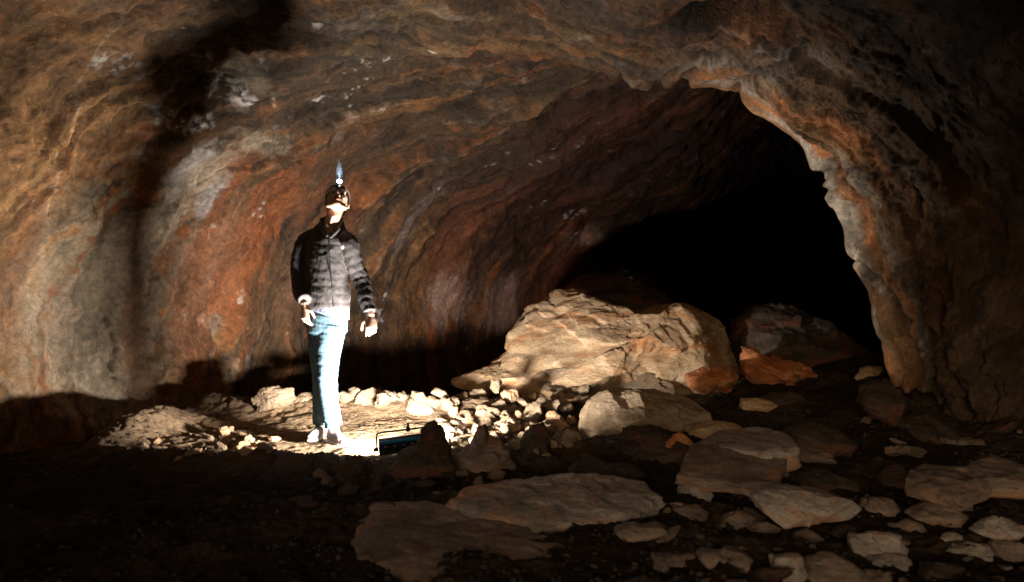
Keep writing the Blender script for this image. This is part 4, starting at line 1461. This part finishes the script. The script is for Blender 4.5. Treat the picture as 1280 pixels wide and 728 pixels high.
LX, LY = -0.68, 4.80
LZ = gz(LX, LY)
lampo = bpy.data.objects.new("work_light", None)
COL.objects.link(lampo)
lampo.location = (LX, LY, LZ)
lampo.rotation_euler = (0, math.radians(-4), math.radians(LAMP_YAW))       # local +y = where it shines
tag(lampo, "black flat work light with blue edge and wire stand, lying on the ground shining away", "work light")
W2, HH, TH = .182, .115, .040            # half width, height, thickness
tilt = math.radians(28)
Rt = Matrix.Rotation(tilt, 3, 'X')        # leans back towards the camera so that it shines upwards
def L2(p):                                 # panel coordinates (x, thickness y, height z)
    return Rt @ Vector(p) + Vector((0, 0, .02))
bm = bmesh.new()
bm_box(bm, L2((0, 0, HH / 2)), (2 * W2, TH, HH), Rt, .006)
for k in range(9):
    bm_box(bm, L2((-W2 * .8 + k * W2 * .2, -TH / 2 - .007, HH * .42)), (.006, .014, HH * .66), Rt)
housing = bm_obj("housing", bm, M_BLACK, lampo, False)
bm = bmesh.new()
bm_box(bm, L2((0, -TH / 2 - .002, HH - .004)), (2 * W2 + .006, .010, .018), Rt, .002)
bm_obj("edge_trim", bm, M_BLUE, lampo, False)
for k in range(6):
    bm = bmesh.new()
    bm_box(bm, L2((-W2 * .78 + k * W2 * .31, -TH / 2 - .016, HH * .74)), (.024, .006, .012), Rt, .002)
    bm_obj("vent_tab", bm, M_SILVER, lampo, False)
bm = bmesh.new()
bm_box(bm, L2((0, TH / 2 + .003, HH / 2)), (2 * W2 - .03, .004, HH - .03), Rt)
bm_obj("lit_panel", bm, mE, lampo, False)
yk = round_path([L2((-W2 - .012, 0, HH * .35)), L2((-W2 - .018, -.02, HH + .075)), L2((W2 + .018, -.02, HH + .075)), L2((W2 + .012, 0, HH * .35))], .028)
bm = bmesh.new()
bm_tube(bm, yk, .0055, 8)
yoke = bm_obj("yoke", bm, M_BLACK, lampo)
bm = bmesh.new()
bm_box(bm, L2((0, -.02, HH + .078)), (.026, .022, .030), Rt, .004)
bm_tube(bm, [L2((0, -.02, HH + .09)), L2((0, -.02, HH + .125))], [.009, .006], 10)
bm_tube(bm, [L2((-.03, -.022, HH + .10)), L2((.0, -.022, HH + .10))], .004, 8)
bm_obj("clamp", bm, M_BLACK, lampo)
for s in (-1, 1):
    bm = bmesh.new()
    bm_tube(bm, [L2((s * (W2 + .004), 0, HH * .35)), L2((s * (W2 + .035), 0, HH * .35))], [.014, .012], 12)
    bm_obj("knob", bm, M_BLACK, lampo)
# the light it gives
ld = bpy.data.lights.new("work_light_beam", 'AREA')
ld.shape = 'RECTANGLE'
ld.size, ld.size_y = 2 * W2 - .04, HH - .035
ld.energy = LAMP_W
ld.color = (1.0, .93, .84)
lo = bpy.data.objects.new("beam", ld)
COL.objects.link(lo)
lo.parent = lampo
nrm = Rt @ Vector((0, 1, 0))
lo.location = L2((0, TH / 2 + .012, HH / 2))
lo.rotation_euler = nrm.to_track_quat('-Z', 'Z').to_euler()

# unseen open end added behind the camera to let sky fill the foreground: a portal only guides the sampling of the sky
pl_ = bpy.data.lights.new("fill_portal", 'AREA')
pl_.shape = 'RECTANGLE'
pl_.size, pl_.size_y = 6.8, 3.4
pl_.cycles.is_portal = True
po = bpy.data.objects.new("fill_portal", pl_)
COL.objects.link(po)
po.location = (0, -3.55, 1.3)
po.rotation_euler = (math.radians(90), 0, 0)
# ------------------------------------------------------------------ world and settings
w = bpy.data.worlds.new("World")
scene.world = w
w.use_nodes = True
nt = w.node_tree
sky = nt.nodes.new("ShaderNodeTexSky")
sky.sky_type = 'NISHITA'
sky.sun_disc = False
sky.sun_elevation = math.radians(12)
sky.dust_density = 6
sky.air_density = .6
sky.ozone_density = .3
sky.sun_rotation = math.radians(200)
nt.links.new(sky.outputs[0], nt.nodes["Background"].inputs[0])
nt.nodes["Background"].inputs[1].default_value = SKY
vs = scene.view_settings
vs.view_transform = 'Standard'
vs.look = 'None'
vs.gamma = 1
vs.exposure = EXPOSURE
vs.use_curve_mapping = False
scene.cycles.max_bounces = 7
scene.cycles.diffuse_bounces = 6
scene.cycles.glossy_bounces = 2
scene.cycles.sample_clamp_indirect = 4
scene.cycles.caustics_reflective = False
scene.cycles.caustics_refractive = False
scene.cycles.use_denoising = True
scene.cycles.denoiser = 'OPENIMAGEDENOISE'
scene.cycles.use_adaptive_sampling = False
